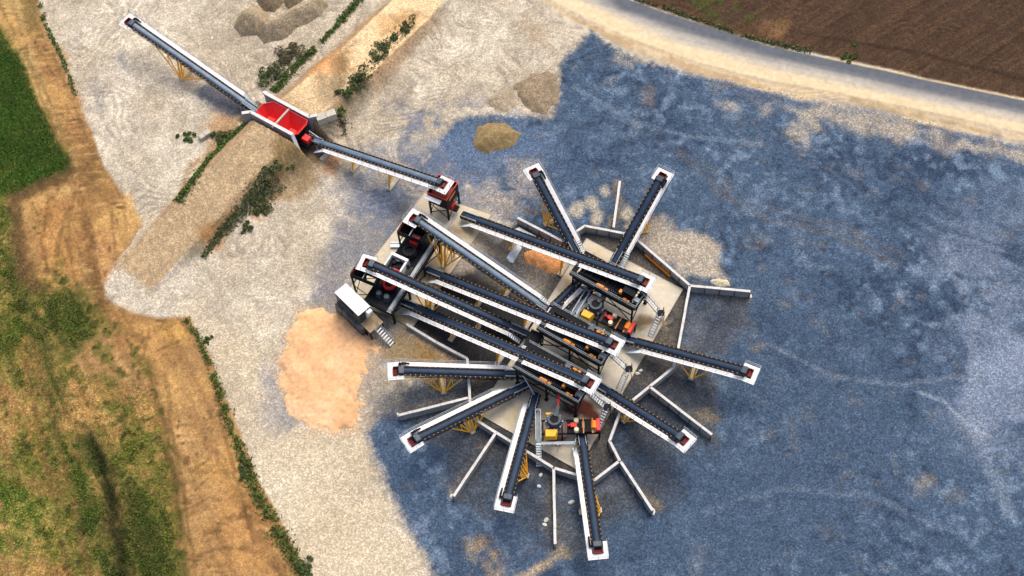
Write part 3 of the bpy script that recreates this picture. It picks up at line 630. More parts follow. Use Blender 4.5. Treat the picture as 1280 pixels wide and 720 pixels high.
# ================================================================== BELT CONVEYORS
def conveyor(name, tail, head, side, label, group, dusty=False, wk0=0.12, sup=(), belt_w=1.0, plat=True, chute='dark_red', tail_h=0.35, cover=True, step_dir=None, lattice=1.1):
    """tail/head: (px, py, z) of the belt. side +1: walkway left of travel, -1: right"""
    T = at(*tail); H = at(*head)
    D = H-T; Lh = math.hypot(D.x, D.y); ang = math.atan2(D.y, D.x)
    e = empty(name, (T.x, T.y, 0), ang, label, 'conveyor', group)
    L = math.sqrt(Lh*Lh+D.z*D.z); ux, uz = Lh/L, D.z/L
    def P(s, lat, up):                       # distance along belt, sideways (left +), normal to belt
        return Vector((s*ux-up*uz, lat, T.z+s*uz+up*ux))
    hw = belt_w/2
    # troughed belt
    b = MB(); prof = [(-hw,0.10),(-hw*.55,0.0),(-hw*.2,-.05),(hw*.2,-.05),(hw*.55,0.0),(hw,0.10)]
    if cover: prof = [(-hw,0.0),(-hw*.8,0.14),(-hw*.35,0.22),(hw*.35,0.22),(hw*.8,0.14),(hw,0.0)]
    ns = max(2, int(L/1.1)); vs_ = []; fs_ = []
    for i in range(ns+1):
        s = L*i/ns; sag = 0.012*(i % 2)
        for (la, u_) in prof: vs_.append(P(s, la, u_-sag))
        for (la, u_) in prof[::-1]: vs_.append(P(s, la, u_-0.04-sag))
    m_ = 2*len(prof)
    for i in range(ns):
        for k in range(m_): fs_.append((i*m_+k, i*m_+(k+1) % m_, (i+1)*m_+(k+1) % m_, (i+1)*m_+k))
    b.add(vs_, fs_); bo = b.build('belt', 'belt_dusty' if dusty else 'belt_dark', e)
    for p_ in bo.data.polygons: p_.use_smooth = True
    # stringers and lattice
    f = MB(); depth = 0.75
    for sg in (-1, 1):
        f.bar(P(0, sg*(hw+.17), -.08), P(L, sg*(hw+.17), -.08), .30, .16)
        f.bar(P(L*.08, sg*(hw+.16), -.12-depth), P(L*.97, sg*(hw+.16), -.12-depth), .08, .10)
        nb_ = max(3, int(L/lattice)); sgn = 0
        for i in range(nb_):
            s0 = L*(.08+.89*i/nb_); s1 = L*(.08+.89*(i+1)/nb_)
            a, c = (-.12, -.12-depth) if i % 2 else (-.12-depth, -.12)
            f.bar(P(s0, sg*(hw+.16), a), P(s1, sg*(hw+.16), c), .05, .05)
    for i in range(int(L/2.2)+1):
        s = min(L*.97, L*.08+i*2.2); f.bar(P(s, -hw-.16, -.12-depth), P(s, hw+.16, -.12-depth), .07, .07)
    f.build('frame', 'dark_steel', e)
    # carrying idlers with their painted end brackets
    ib = MB(); ir = MB()
    for i in range(1, int(L/0.8)):
        s = i*0.8
        for sg in (-1, 1):
            c0 = P(s, sg*(hw+.22), .02)
            ib.bar(P(s, sg*(hw+.16), .05), P(s, sg*(hw+.31), .05), .15, .12)
        ir.bar(P(s, -hw-.2, -.12), P(s, hw+.2, -.12), .09, .08)
    tag(ib.build('idler_brackets', 'idler_orange', e), kind='stuff'); tag(ir.build('idler_rollers', 'rubber', e), kind='stuff')
    # walkway
    w0 = hw+.40; w1 = w0+.72
    s0 = L*wk0
    w = MB(); npan = max(1, int((L-s0)/6))
    w.bar(P(s0, side*(w0+w1)/2, -.22), P(L-0.2, side*(w0+w1)/2, -.22), .72, .07)
    wko = w.build('walkway', 'white_paint', e)
    hr = MB()
    for hgt_ in (0.55, 1.05):
        hr.bar(P(s0, side*w1, -.2)+Vector((0,0,hgt_)), P(L, side*w1, -.2)+Vector((0,0,hgt_)), .05, .05)
    for i in range(int((L-s0)/1.8)+1):
        q = P(min(L, s0+i*1.8), side*w1, -.2); hr.bar(q, q+Vector((0,0,1.05)), .045, .045)
        q = P(min(L-.2, s0+i*1.8), side*w0, -.3); hr.bar(q, P(min(L-.2, s0+i*1.8), side*w1, -.3), .06, .08)
    hr.build('handrail', 'galvanised', wko)
    # ladder steps from the ground to the walkway
    a = P(s0, side*(w0+w1)/2, -.2); zb = 0.15
    run = max(0.8, (a.z-zb)*1.15)
    if a.z-zb > 0.5:
        l = MB(); q = Vector((a.x-run, a.y, zb))
        for sg in (-.38, .38): l.bar(a+Vector((0,sg,0)), q+Vector((0,sg,0)), .06, .16)
        nst = max(3, int((a.z-zb)/.25))
        for i in range(nst):
            t = (i+.5)/nst; c = a.lerp(q, t); l.box(c.x-.13, c.x+.13, c.y-.36, c.y+.36, c.z-.02, c.z+.03)
        l.build('steps', 'pale_galvanised', e)
    # head: drum, hood, motor, chute, U-shaped service platform
    h = MB(); h.cyl(P(L, -hw-.08, -.12), P(L, hw+.08, -.12), .36, n=14); h.build('head_pulley', 'rubber', e)
    h = MB(); h.hexa([P(L-.75, -hw-.18, .02), P(L+.25, -hw-.18, .02), P(L+.25, hw+.18, .02), P(L-.75, hw+.18, .02)],
                     [P(L-.7, -hw-.10, .42), P(L+.15, -hw-.10, .36), P(L+.15, hw+.10, .36), P(L-.7, hw+.10, .42)])
    h.build('pulley_hood', 'mid_steel', e, bevel=.05)
    h = MB(); c0 = P(L-.1, side*(hw+.15), .1); c1 = P(L-.1, side*(hw+.75), .1)
    h.cyl(c0, c1, .20, n=10); h.bar(P(L-.3, side*(hw+.62), .25), P(L-1.1, side*(hw+.62), .25), .30, .34); h.cyl(P(L-1.1, side*(hw+.62), .25), P(L-1.6, side*(hw+.62), .25), .15, n=10)
    h.build('drive_motor', 'dark_steel', e)
    ch_ = MB(); x0 = P(L, 0, 0).x+.32; z1 = P(L, 0, 0).z+.12
    t_ = .05
    wid = hw+.16; ln = .62
    ch_.box(x0, x0+ln, -wid, -wid+t_, z1-.8, z1); ch_.box(x0, x0+ln, wid-t_, wid, z1-.8, z1); ch_.box(x0+ln, x0+ln+t_, -wid, wid, z1-.8, z1+.06)
    ch_.hexa([(x0,-wid+t_,z1-.35),(x0+ln,-wid+t_,z1-.62),(x0+ln,wid-t_,z1-.62),(x0,wid-t_,z1-.35)], [(x0,-wid+t_,z1-.30),(x0+ln,-wid+t_,z1-.57),(x0+ln,wid-t_,z1-.57),(x0,wid-t_,z1-.30)])
    ch_.build('discharge_chute', chute, e)
    if plat:
        pz = P(L, 0, -.28).z; xe = x0+ln+.10
        wp = MB()
        xr = P(L-.2, 0, -.2).x
        far = -side*(hw+.30); near = side*w1
        ylo, yhi = min(near, far-side*.62), max(near, far-side*.62)
        wp.box(xe, xe+.80, ylo, yhi, pz-.06, pz+.02)
        wp.box(xr+.005, xe-.004, *sorted((side*w0, near)), pz-.06, pz+.018)
        wp.box(xr-.6, xe-.004, *sorted((far, far-side*.62)), pz-.06, pz+.018)
        po = wp.build('head_platform', 'white_paint', e)
        hr = MB()
        ring = [(xr, near), (xe+.78, near), (xe+.78, far-side*.60), (xr-.6, far-side*.60)]
        for k in range(3):
            (xa, ya), (xb, yb) = ring[k], ring[k+1]
            for hz in (.55, 1.05): hr.bar((xa, ya, pz+hz), (xb, yb, pz+hz), .05, .05)
            for j in range(3):
                t = j/2; hr.bar((xa+(xb-xa)*t, ya+(yb-ya)*t, pz), (xa+(xb-xa)*t, ya+(yb-ya)*t, pz+1.05), .045, .045)
        hr.build('handrail', 'galvanised', po)
    # tail: pulley and skirted loading box
    tb = MB(); tb.cyl(P(0, -hw-.05, -.1), P(0, hw+.05, -.1), .28, n=12); tb.build('tail_pulley', 'rubber', e)
    tb = MB()
    for sg in (-1, 1):
        tb.bar(P(.1, sg*(hw+.02), .25), P(min(3.2, L*.2), sg*(hw+.02), .25), .06, .40)
        tb.bar(P(.3, sg*(hw+.2), -.3), Vector((P(.3,0,0).x, sg*(hw+.2), .0)), .14, .14)
        tb.bar(P(2.6, sg*(hw+.2), -.3), Vector((P(2.6,0,0).x, sg*(hw+.2), .0)), .14, .14)
    tb.build('loading_skirt', 'pale_galvanised', e)
    # supports
    for (fr, kind, fan) in sup:
        s = L*fr; c = P(s, 0, -.12-depth); x = c.x
        zt = c.z-.05; zf = 0.34
        wpt = T+Vector((math.cos(ang)*x, math.sin(ang)*x, 0)); gz = max(ground_z(wpt.x, wpt.y), 0.0)
        zf += gz
        if zt-zf < .5: continue
        st = MB(); hwid = 0.95
        for dx in (-.35, .35) if kind == 'fan' else (0,):
            for sg in (-1, 1):
                st.bar((x+dx, sg*1.45, zf), (x+dx, sg*(hw+.16), zt), .24, .24)
            st.bar((x+dx, -1.2, zf+.5*(zt-zf)*.6), (x+dx, 1.2, zf+.5*(zt-zf)*.6), .10, .10)
            st.bar((x+dx, -1.4, zf+.15), (x+dx, hw+.1, zt-.2), .09, .09); st.bar((x+dx, 1.4, zf+.15), (x+dx, -hw-.1, zt-.2), .09, .09)
        if kind == 'fan':
            for sg in (-1, 1):
                y0_ = sg*1.45
                for reach in ((1.0, -1.0, .5, -.5) if sg == -side or side*sg < 0 else (1.0, -1.0)):
                    q = P(s+reach*fan, sg*(hw+.16), -.12-depth)
                    st.bar((x+(.35 if reach > 0 else -.35), y0_, zf+.12), q, .16, .16)
                if sg*side > 0: continue
                q0 = Vector((x, y0_, zf)).lerp(P(s+fan, sg*(hw+.16), -.9), .5); q1 = P(s+.5*fan, sg*(hw+.16), -.9); st.bar(q0, q1, .12, .12)
                q0 = Vector((x, y0_, zf)).lerp(P(s-fan, sg*(hw+.16), -.9), .5); q1 = P(s-.5*fan, sg*(hw+.16), -.9); st.bar(q0, q1, .12, .12)
        so = st.build('support', 'yellow_paint', e)
        pd = MB(); pd.box(x-.42, x+.42, -1.75, 1.75, -.15+gz*0.3, zf); pd.build('footing', 'concrete_pad', so, bevel=.04)
    return e
FEED = 'feed and transfer conveyors'; STACK = 'radial stacking conveyors'
conveyor('stacking_conveyor', (322,139,1.5), (163,28,7.6), -1, 'long dusty stacking conveyor running from the red hopper to the upper left', STACK, dusty=True, wk0=.14, sup=((.60,'fan',5.4),), chute='dark_red')
conveyor('feed_conveyor', (384,172,1.3), (551,228,8.0), -1, 'dusty feed conveyor climbing from the red hopper to the surge bin', FEED, dusty=True, wk0=.16, sup=((.36,'post',0),(.63,'post',0)), cover=True, chute='dark_red')
conveyor('transfer_conveyor', (578,268,1.4), (803,350,8.4), -1, 'dark conveyor from the surge bin to the screen nearest the upper right', FEED, wk0=.07, sup=((.30,'post',0),(.58,'post',0)))
conveyor('transfer_conveyor', (692,392,1.2), (520,274,8.6), -1, 'dusty grey conveyor climbing left above the crusher platform, steepest of the central belts', FEED, dusty=True, wk0=.12, sup=((.33,'post',0),(.78,'fan',3.4)), cover=True)
conveyor('transfer_conveyor', (660,418,1.2), (462,329,8.6), 1, 'dark conveyor whose white head juts out over the bin beside the white cabin', FEED, wk0=.10, sup=((.30,'post',0),(.62,'fan',2.6)))
conveyor('transfer_conveyor', (533,337,1.2), (764,428,8.4), -1, 'dark conveyor from the crusher platform to the middle screen', FEED, wk0=.08, sup=((.30,'post',0),(.56,'post',0)))
conveyor('transfer_conveyor', (500,376,1.2), (734,476,8.4), -1, 'dark conveyor leading to the lowest screen, nearest the bottom edge', FEED, wk0=.08, sup=((.30,'post',0),(.55,'post',0)), cover=False)
conveyor('stacking_conveyor', (724,322,1.3), (669,217,6.8), -1, 'stacking conveyor pointing up towards the brown sand mound', STACK, wk0=.16, sup=((.58,'fan',3.4),))
conveyor('stacking_conveyor', (764,334,1.3), (826,222,6.8), -1, 'stacking conveyor pointing to the upper right beside the free-standing spur wall', STACK, wk0=.20, sup=((.58,'fan',3.2),))
conveyor('stacking_conveyor', (772,421,1.3), (933,464,6.8), -1, 'stacking conveyor reaching farthest right over the blue-grey stone', STACK, wk0=.22, sup=((.62,'fan',3.2),))
conveyor('stacking_conveyor', (742,478,1.3), (852,547,6.8), -1, 'stacking conveyor pointing to the lower right past the stained slab', STACK, wk0=.05, sup=((.42,'fan',3.0),))
conveyor('stacking_conveyor', (655,468,1.3), (499,463,6.6), -1, 'level-looking stacking conveyor pointing straight left below the sand heap', STACK, wk0=.16, sup=((.66,'fan',3.4),))
conveyor('stacking_conveyor', (660,480,1.3), (519,549,6.8), -1, 'stacking conveyor pointing to the lower left with a yellow fan brace', STACK, wk0=.26, sup=((.55,'fan',3.2),))
conveyor('stacking_conveyor', (670,492,1.3), (634,624,6.6), -1, 'stacking conveyor pointing down and slightly left between two spur walls', STACK, wk0=.18, sup=((.66,'fan',3.0),))
conveyor('stacking_conveyor', (726,537,1.3), (747,683,6.6), -1, 'stacking conveyor pointing straight down to the bottom of the yard', STACK, wk0=.24, sup=((.62,'fan',2.8),))
conveyor('cross_conveyor', (724,351,2.6), (691,383,2.2), 1, 'short black cross conveyor under the upper screen, left of its twin', FEED, wk0=.1, plat=False, belt_w=.8)
conveyor('cross_conveyor', (738,361,2.6), (706,396,2.2), 1, 'short black cross conveyor nearer the upper cone crusher', FEED, wk0=.1, plat=False, belt_w=.8)

# ================================================================== SCREENS
def local_frame(p0, p1, z):
    a = at(p0[0], p0[1], z); b = at(p1[0], p1[1], z)
    return a, math.atan2(b.y-a.y, b.x-a.x), (b-a).length
def stair(pts, label, group='access stairs at the screens', width=.85, name='access_stair'):
    """flights between (px,py,z) points with square landings at the bends"""
    W_ = [at(*p) for p in pts]; base = W_[-1]
    e = empty(name, (base.x, base.y, 0), 0, label, 'stairs', group)
    O = Vector((base.x, base.y, 0))
    for i in range(len(W_)-1):
        a, b = W_[i]-O, W_[i+1]-O
        d = Vector((b.x-a.x, b.y-a.y, 0)).normalized(); n = Vector((-d.y, d.x, 0))
        if i > 0: a = a+d*.5
        if i < len(W_)-2: b = b-d*.5
        f = MB()
        for sg in (-1, 1): f.bar(a+n*sg*width/2, b+n*sg*width/2, .06, .20)
        fo = f.build('stringers', 'galvanised', e)
        t = MB(); ns = max(4, int(abs(a.z-b.z)/.32))
        for k in range(ns):
            c = a.lerp(b, (k+.5)/ns); t.bar(c-n*(width/2-.04), c+n*(width/2-.04), .24, .05)
        tag(t.build('treads', 'white_paint', fo), kind='stuff')
        r = MB()
        for sg in (-1, 1):
            up = Vector((0,0,1)); r.bar(a+n*sg*width/2+up, b+n*sg*width/2+up, .05, .05)
            for k in range(4): c = a.lerp(b, k/3)+n*sg*width/2; r.bar(c, c+up, .045, .045)
        r.build('handrail', 'pale_galvanised', fo)
    for p in W_[1:-1]:
        c = p-O; l = MB(); l.box(c.x-.55, c.x+.55, c.y-.55, c.y+.55, c.z-.06, c.z)
        for sx in (-1, 1):
            for sy in (-1, 1): l.bar((c.x+sx*.48, c.y+sy*.48, .1), (c.x+sx*.48, c.y+sy*.48, c.z+1.0), .08, .08)
        for sx in (-1, 1): l.bar((c.x+sx*.48, c.y-.48, c.z+1), (c.x+sx*.48, c.y+.48, c.z+1), .05, .05)
        l.build('landing', 'dark_steel', e)
    return e
def screen(p0, p1, label, width=5.0, zd=6.0):
    a, ang, L = local_frame(p0, p1, zd)
    e = empty('vibrating_screen', (a.x, a.y, 0), ang, label, 'screen', 'vibrating screens on the big slab')
    d = MB()                                         # service deck round the screen body
    d.box(0, L, 0, .85, zd-.12, zd); d.box(0, L, width-.85, width, zd-.12, zd); d.box(L-1.0, L-.003, .853, width-.853, zd-.12, zd-.003); d.box(.003, .8, .853, width-.853, zd-.12, zd-.003)
    d.build('service_deck', 'dark_steel', e)
    k = MB()
    for y in (-.02, width+.02): k.bar((0, y, zd-.14), (L, y, zd-.14), .12, .36)
    for x in (-.02, L+.02): k.bar((x, -.05, zd-.14), (x, width+.05, zd-.14), .12, .36)
    k.build('edge_beam', 'dark_steel', e)
    for y in (.08, width-.08):
        k = MB(); k.box(.6, L-.7, y-.03, y+.03, zd-1.15, zd-.33); k.build('shade_panel', 'dark_steel', e)  # dark sheet added below the deck edge in place of the shade there
    r = MB()
    for y in (0.03, width-.03):
        for h in (.5, 1.05): r.bar((0, y, zd+h), (L, y, zd+h), .055, .055)
        for i in range(9): r.bar((L*i/8, y, zd), (L*i/8, y, zd+1.05), .05, .05)
    for h in (.5, 1.05): r.bar((L-.03, 0, zd+h), (L-.03, width, zd+h), .055, .055)
    for i in range(4): r.bar((L-.03, width*i/3, zd), (L-.03, width*i/3, zd+1.05), .05, .05)
    r.build('handrail', 'galvanised', e)
    # inclined screen box: side plates, cross tubes, panels
    y0, y1 = 1.0, width-1.0; xa, xb = 1.0, L-1.2
    za, zb_ = zd-.5, zd+.55
    s = MB()
    for y in (y0, y1-.08):
        s.hexa([(xa,y,za-.8),(xb,y,zb_-.9),(xb,y+.08,zb_-.9),(xa,y+.08,za-.8)], [(xa,y,za+.6),(xb,y,zb_+.5),(xb,y+.08,zb_+.5),(xa,y+.08,za+.6)])
    bx = s.build('screen_box', 'dark_steel', e)
    m_ = MB(); m_.hexa([(xa,y0+.09,za-.1),(xb,y0+.09,zb_-.2),(xb,y1-.09,zb_-.2),(xa,y1-.09,za-.1)], [(xa,y0+.09,za),(xb,y0+.09,zb_-.1),(xb,y1-.09,zb_-.1),(xa,y1-.09,za)])
    m_.build('screen_mesh', 'rubber', bx)
    for i in range(7):
        t = (i+.5)/7; x = xa+(xb-xa)*t; z = za+(zb_-za)*t+.35
        c = MB(); c.cyl((x, y0+.08, z), (x, y1-.08, z), .10, n=8); c.build('cross_tube', 'dark_steel', bx)
    bl = MB()                                        # row of bolt heads and stiffeners along the side walkway
    for i in range(9):
        x = L*.45+i*.36; bl.box(x, x+.1, .62, .98, zd+.02, zd+.5)
    tag(bl.build('stiffeners', 'mid_steel', e), kind='stuff')
    # exciter motors, spring guards
    def mo(x0, x1, y, z, r, nm='exciter_motor', mt='orange_paint'):
        q = MB(); q.cyl((x0, y, z), (x1, y, z), r, n=12); q.cyl((x0-.12, y, z), (x0, y, z), r*.7, n=12); q.box(x0+.1, x1-.1, y-r*.8, y+r*.8, z-r-.18, z-r*.5)
        q.build(nm, mt, e)
    mo(L*.40, L*.50, .48, zd+.45, .28); mo(L*.52, L*.56, .50, zd+.38, .20)
    q = MB(); q.box(L*.70, L*.745, .9, 1.55, zd+.3, zd+1.0); q.box(L*.70-.1, L*.745+.1, 1.0, 1.35, zd+.1, zd+.42); q.build('spring_guard', 'orange_paint', e, bevel=.05)
    mo(L*.80, L*.84, .52, zd+.4, .21); mo(L*.86, L*.885, .52, zd+.4, .19)
    mo(L*.70, L*.75, width-.5, zd+.55, .26); mo(L*.77, L*.81, width-.5, zd+.55, .26)
    q = MB(); q.box(L*.58, L*.66, width-.95, width-.2, zd+.02, zd+.9); q.build('control_box', 'mid_steel', e, bevel=.04)
    # feed box at the head, discharge chutes below
    q = MB(); q.hexa([(L-3.0,1.3,zd+.6),(L-1.3,1.3,zd+.6),(L-1.3,width-1.3,zd+.6),(L-3.0,width-1.3,zd+.6)], [(L-3.2,1.1,zd+1.5),(L-1.0,1.1,zd+1.5),(L-1.0,width-1.1,zd+1.5),(L-3.2,width-1.1,zd+1.5)]); q.build('feed_box', 'dark_steel', e)
    for x in (1.2, 4.2, 7.2):
        q = MB(); q.hexa([(x+.7,2.0,2.4),(x+1.6,2.0,2.4),(x+1.6,width-2.0,2.4),(x+.7,width-2.0,2.4)], [(x,1.1,zd-1.3),(x+2.4,1.1,zd-1.3),(x+2.4,width-1.1,zd-1.3),(x,width-1.1,zd-1.3)]); q.build('under_chute', 'dark_steel', e)
    for x in (.5, L*.5, L-.6):
        for y in (.25, width-.25):
            q = MB(); q.bar((x, y, .05), (x, y, zd-.3), .26, .26); q.box(x-.3, x+.3, y-.3, y+.3, .12, .22); q.build('leg', 'dark_steel', e)
    q = MB()
    for y in (.25, width-.25):
        q.bar((.5,y,.6),(L*.5,y,zd-.5),.12,.12); q.bar((L*.5,y,zd-.5),(L-.6,y,.6),.12,.12); q.bar((.5,y,3),(L-.6,y,3),.14,.14)
    for x in (.5, L*.5, L-.6): q.bar((x,.25,.6),(x,width-.25,zd-.5),.12,.12); q.bar((x,.25,zd-.6),(x,width-.25,zd-.6),.16,.2)
    q.build('bracing', 'dark_steel', e)
    q = MB()
    for j in range(3): q.bar((L+.02, .6+j*.0, zd+.0), (L+.02, .6, zd), .05, .05)
    q = MB(); q.box(L-1.1, L-.12, .9+0.05, 1.75, zd+.03, zd+.75); q.build('switch_cabinet', 'galvanised', e, bevel=.03)
    return e
screen((712,342), (794,387), 'vibrating screen at the upper right, above the cross conveyors')
screen((671,411), (752,457), 'vibrating screen in the middle of the three')
screen((641,459), (723,505), 'vibrating screen nearest the bottom, above the rust-stained slab')
stair([(803,366,5.9),(826,391,3.0),(813,421,.16)], 'galvanised two-flight stair beside the upper right screen')
stair([(762,441,5.9),(786,461,3.0),(773,489,.16)], 'galvanised two-flight stair beside the middle screen')
stair([(733,488,5.9),(759,509,3.0),(746,539,.16)], 'galvanised two-flight stair beside the lowest screen')

# ================================================================== CONE CRUSHERS
def cone_crusher(px, py, rz, label):
    c = at(px, py, .2)
    e = empty('cone_crusher', (c.x, c.y, 0), rz, label, 'crusher', 'cone crushers on the big slab')
    zd = 2.6
    q = MB()                                          # skid and legs
    for y in (-1.1, 1.1): q.bar((-2.0,y,zd-.2),(7.2,y,zd-.2),.22,.36)
    for x in (-1.8, 1.2, 4.2, 7.0):
        q.bar((x,-1.1,zd-.2),(x,1.1,zd-.2),.2,.3)
        for y in (-1.1, 1.1): q.bar((x,y,.1),(x,y,zd-.3),.22,.22)
    q.build('skid_frame', 'dark_steel', e)
    q = MB(); q.cyl((0,.55,zd-.6),(0,.55,zd+.4),1.15,1.25,n=18); q.cyl((0,.55,zd+.4),(0,.55,zd+.7),1.38,1.38,n=18); q.cyl((0,.55,zd+.7),(0,.55,zd+1.5),1.2,.85,n=18); q.cyl((0,.55,zd+1.5),(0,.55,zd+1.9),1.0,1.05,n=18)
    bo = q.build('crusher_bowl', 'mid_steel', e)
    q = MB()
    for k in range(8):
        t = k*math.pi/4; q.cyl((1.3*math.cos(t),.55+1.3*math.sin(t),zd-.3),(1.3*math.cos(t),.55+1.3*math.sin(t),zd+.9),.14,n=8)
    q.build('tramp_cylinders', 'galvanised', bo)
    q = MB(); q.cyl((0,.55,zd+1.9),(0,.55,zd+1.94),.7,.7,n=16); q.build('feed_opening', 'rubber', bo)
    q = MB(); q.hexa([(-1.5,-2.1,zd-.3),(.3,-2.1,zd-.3),(.6,-.8,zd-.3),(-1.5,-.8,zd-.3)], [(-1.4,-2.0,zd+1.0),(.1,-2.0,zd+1.0),(.5,-.85,zd+1.1),(-1.4,-.85,zd+1.1)]); q.build('drive_guard', 'yellow_paint', e, bevel=.08)
    q = MB(); q.box(-1.3,-.1,1.75,2.15,zd+.2,zd+.7); q.build('lubrication_box', 'yellow_paint', e, bevel=.05)
    for x, m_ in ((1.7,'dark_red'),(4.5,'orange_paint'),(5.9,'orange_paint')):
        q = MB(); q.bar((x,-1.25,zd+.22),(x,1.25,zd+.22),.16,.24); q.build('cross_beam', m_, e)
    q = MB(); q.box(1.95,4.3,-1.1,1.1,zd+.0,zd+.12); q.box(4.7,5.75,-1.05,1.05,zd,zd+.35); q.build('deck_plate', 'dark_steel', e)
    for y, m_ in ((.75,'cream_paint'),(-.75,'cream_paint')):
        q = MB(); q.cyl((3.4,y,zd+.12),(3.4,y,zd+.75),.42,.36,n=14); q.build('accumulator', m_, e)
    q = MB(); q.box(2.5,3.5,-.35,.4,zd+.13,zd+.7); q.cyl((2.5,0,zd+.5),(2.0,0,zd+.5),.25,n=10); q.build('hydraulic_pump', 'red_paint', e, bevel=.05)
    q = MB(); q.box(6.45,7.1,-1.05,1.05,zd,zd+.7); q.build('drive_motor', 'red_paint', e, bevel=.1)
    q = MB(); q.cyl((6.1,-.6,zd+.5),(6.1,.6,zd+.5),.45,n=12); q.build('pulley', 'orange_paint', e)
    q = MB(); q.bar((.5,1.6,zd+1.6),(.9,4.6,zd+2.6),.30,.34); q.build('jib_boom', 'red_paint', e); 
    q = MB(); q.bar((.2,.9,zd+1.9),(.7,2.6,zd+2.0),.55,.5); q.cyl((.4,1.5,.1),(.4,1.5,zd+1.9),.18,n=10); q.build('jib_post', 'mid_steel', e)
    # galvanised walkways round it with the stair
    q = MB(); q.box(-2.9,-2.1,-2.6,2.6,zd-.05,zd); q.box(-2.09,3.2,-3.0,-2.45,zd-.05,zd-.004)
    wk = q.build('walkway', 'grating', e)
    q = MB()
    for (a, b) in (((-2.9,-2.6),(-2.9,2.6)),((-2.1,-2.2),(-2.1,2.6)),((-2.1,-3.0),(3.2,-3.0)),((3.2,-3.0),(3.2,-2.45)),((-2.9,2.6),(-2.1,2.6))):
        for h in (.55,1.05): q.bar((*a,zd+h),(*b,zd+h),.05,.05)
        for t in (0,.33,.66,1): x=a[0]+(b[0]-a[0])*t; y=a[1]+(b[1]-a[1])*t; q.bar((x,y,zd),(x,y,zd+1.05),.05,.05)
    for x, y in ((-2.8,2.5),(-2.8,-2.5),(3.1,-2.95),(.5,-2.95)): q.bar((x,y,.1),(x,y,zd),.12,.12)
    q.build('handrail', 'pale_galvanised', wk)
    q = MB()
    for sg in (-2.9,-2.1): q.bar((sg,-2.6,zd),(sg,-5.6,.15),.06,.18)
    for k in range(10): t=(k+.5)/10; q.box(-2.86,-2.14,-2.6-3*t-.14,-2.6-3*t+.14,zd-(zd-.15)*t-.03,zd-(zd-.15)*t+.02)
    q.build('steps', 'pale_galvanised', e)
    return e
cone_crusher(693,541, R(-3), 'yellow and red cone crusher at the bottom corner of the slab')
cone_crusher(742,398, R(-33), 'yellow and red cone crusher squeezed between the upper and middle screens')

CD0 = wdir((533,337),(764,428))
# low service platforms and chutes squeezed between the belts
def service_platform(p0, p1, z, label, w=1.6):
    a, ang, L = local_frame(p0, p1, z)
    e = empty('service_platform', (a.x, a.y, 0), ang, label, 'platform', 'service platforms between the belts')
    q = MB(); q.box(0,L,-w,0,z-.08,z); q.build('deck', 'dark_steel', e)
    q = MB()
    for h in (.55,1.05):
        q.bar((0,-.03,z+h),(L,-.03,z+h),.09,.07); q.bar((0,-.03,z+h),(0,-w,z+h),.09,.07)
    for i in range(6): q.bar((L*i/5,-.03,z),(L*i/5,-.03,z+1.05),.06,.06)
    q.build('handrail', 'pale_galvanised', e)
    for x in (.2, L/2, L-.2):
        for y in (-.15,-w+.15): q = MB(); q.bar((x,y,.1),(x,y,z-.08),.16,.16); q.build('leg', 'dark_steel', e)
    q = MB(); q.cyl((L*.3,-w*.55,z+.4),(L*.3+1.1,-w*.55,z+.4),.36,n=12); q.box(L*.3+.1,L*.3+1.0,-w*.55-.3,-w*.55+.3,z,z+.2); q.build('gearmotor', 'mid_steel', e)
    q = MB(); q.box(L*.62,L*.62+1.5,-w*.9,-w*.3,z+.01,z+.75); q.build('grease_box', 'galvanised', e, bevel=.05)
    return e
service_platform((688,388), (726,407), 3.0, 'small black service platform above the conveyor to the middle screen')
service_platform((654,436), (692,453), 3.2, 'small black service platform above the conveyor to the lowest screen')
for (px, py, lab) in ((667,430,'black transfer chute at the tail of the conveyor beside the cabin'), (707,476,'black transfer chute in the shadow between the two lower screens')):
    c = at(px, py, 2.0); e = empty('transfer_chute', (c.x, c.y, 0), CD0, lab, 'chute', 'transfer chutes between the belts')
    q = MB(); q.hexa([(-.5,-.5,1.2),(.5,-.5,1.2),(.5,.5,1.2),(-.5,.5,1.2)],[(-1.1,-1.6,3.4),(1.1,-1.6,3.4),(1.1,1.6,3.4),(-1.1,1.6,3.4)]); q.build('funnel', 'dark_steel', e)
    q = MB()
    for x in (-1,1):
        for y in (-1.4,1.4): q.bar((x,y,.1),(x,y,3.3),.14,.14)
    q.build('legs', 'dark_steel', e)
    q = MB(); q.bar((-1.1,-1.6,3.5),(1.1,-1.6,3.5),.12,.12); q.bar((-1.1,1.6,3.5),(1.1,1.6,3.5),.12,.12); q.build('rim', 'galvanised', e)

# ================================================================== PRIMARY CRUSHING PLATFORM
PA, pang, PL = local_frame((549,300), (489,392), 4.0)
pf = empty('crusher_platform', (PA.x, PA.y, 0), pang, 'dark steel crusher platform with grey side walkway across the narrower slab', 'platform')
zp = 4.0
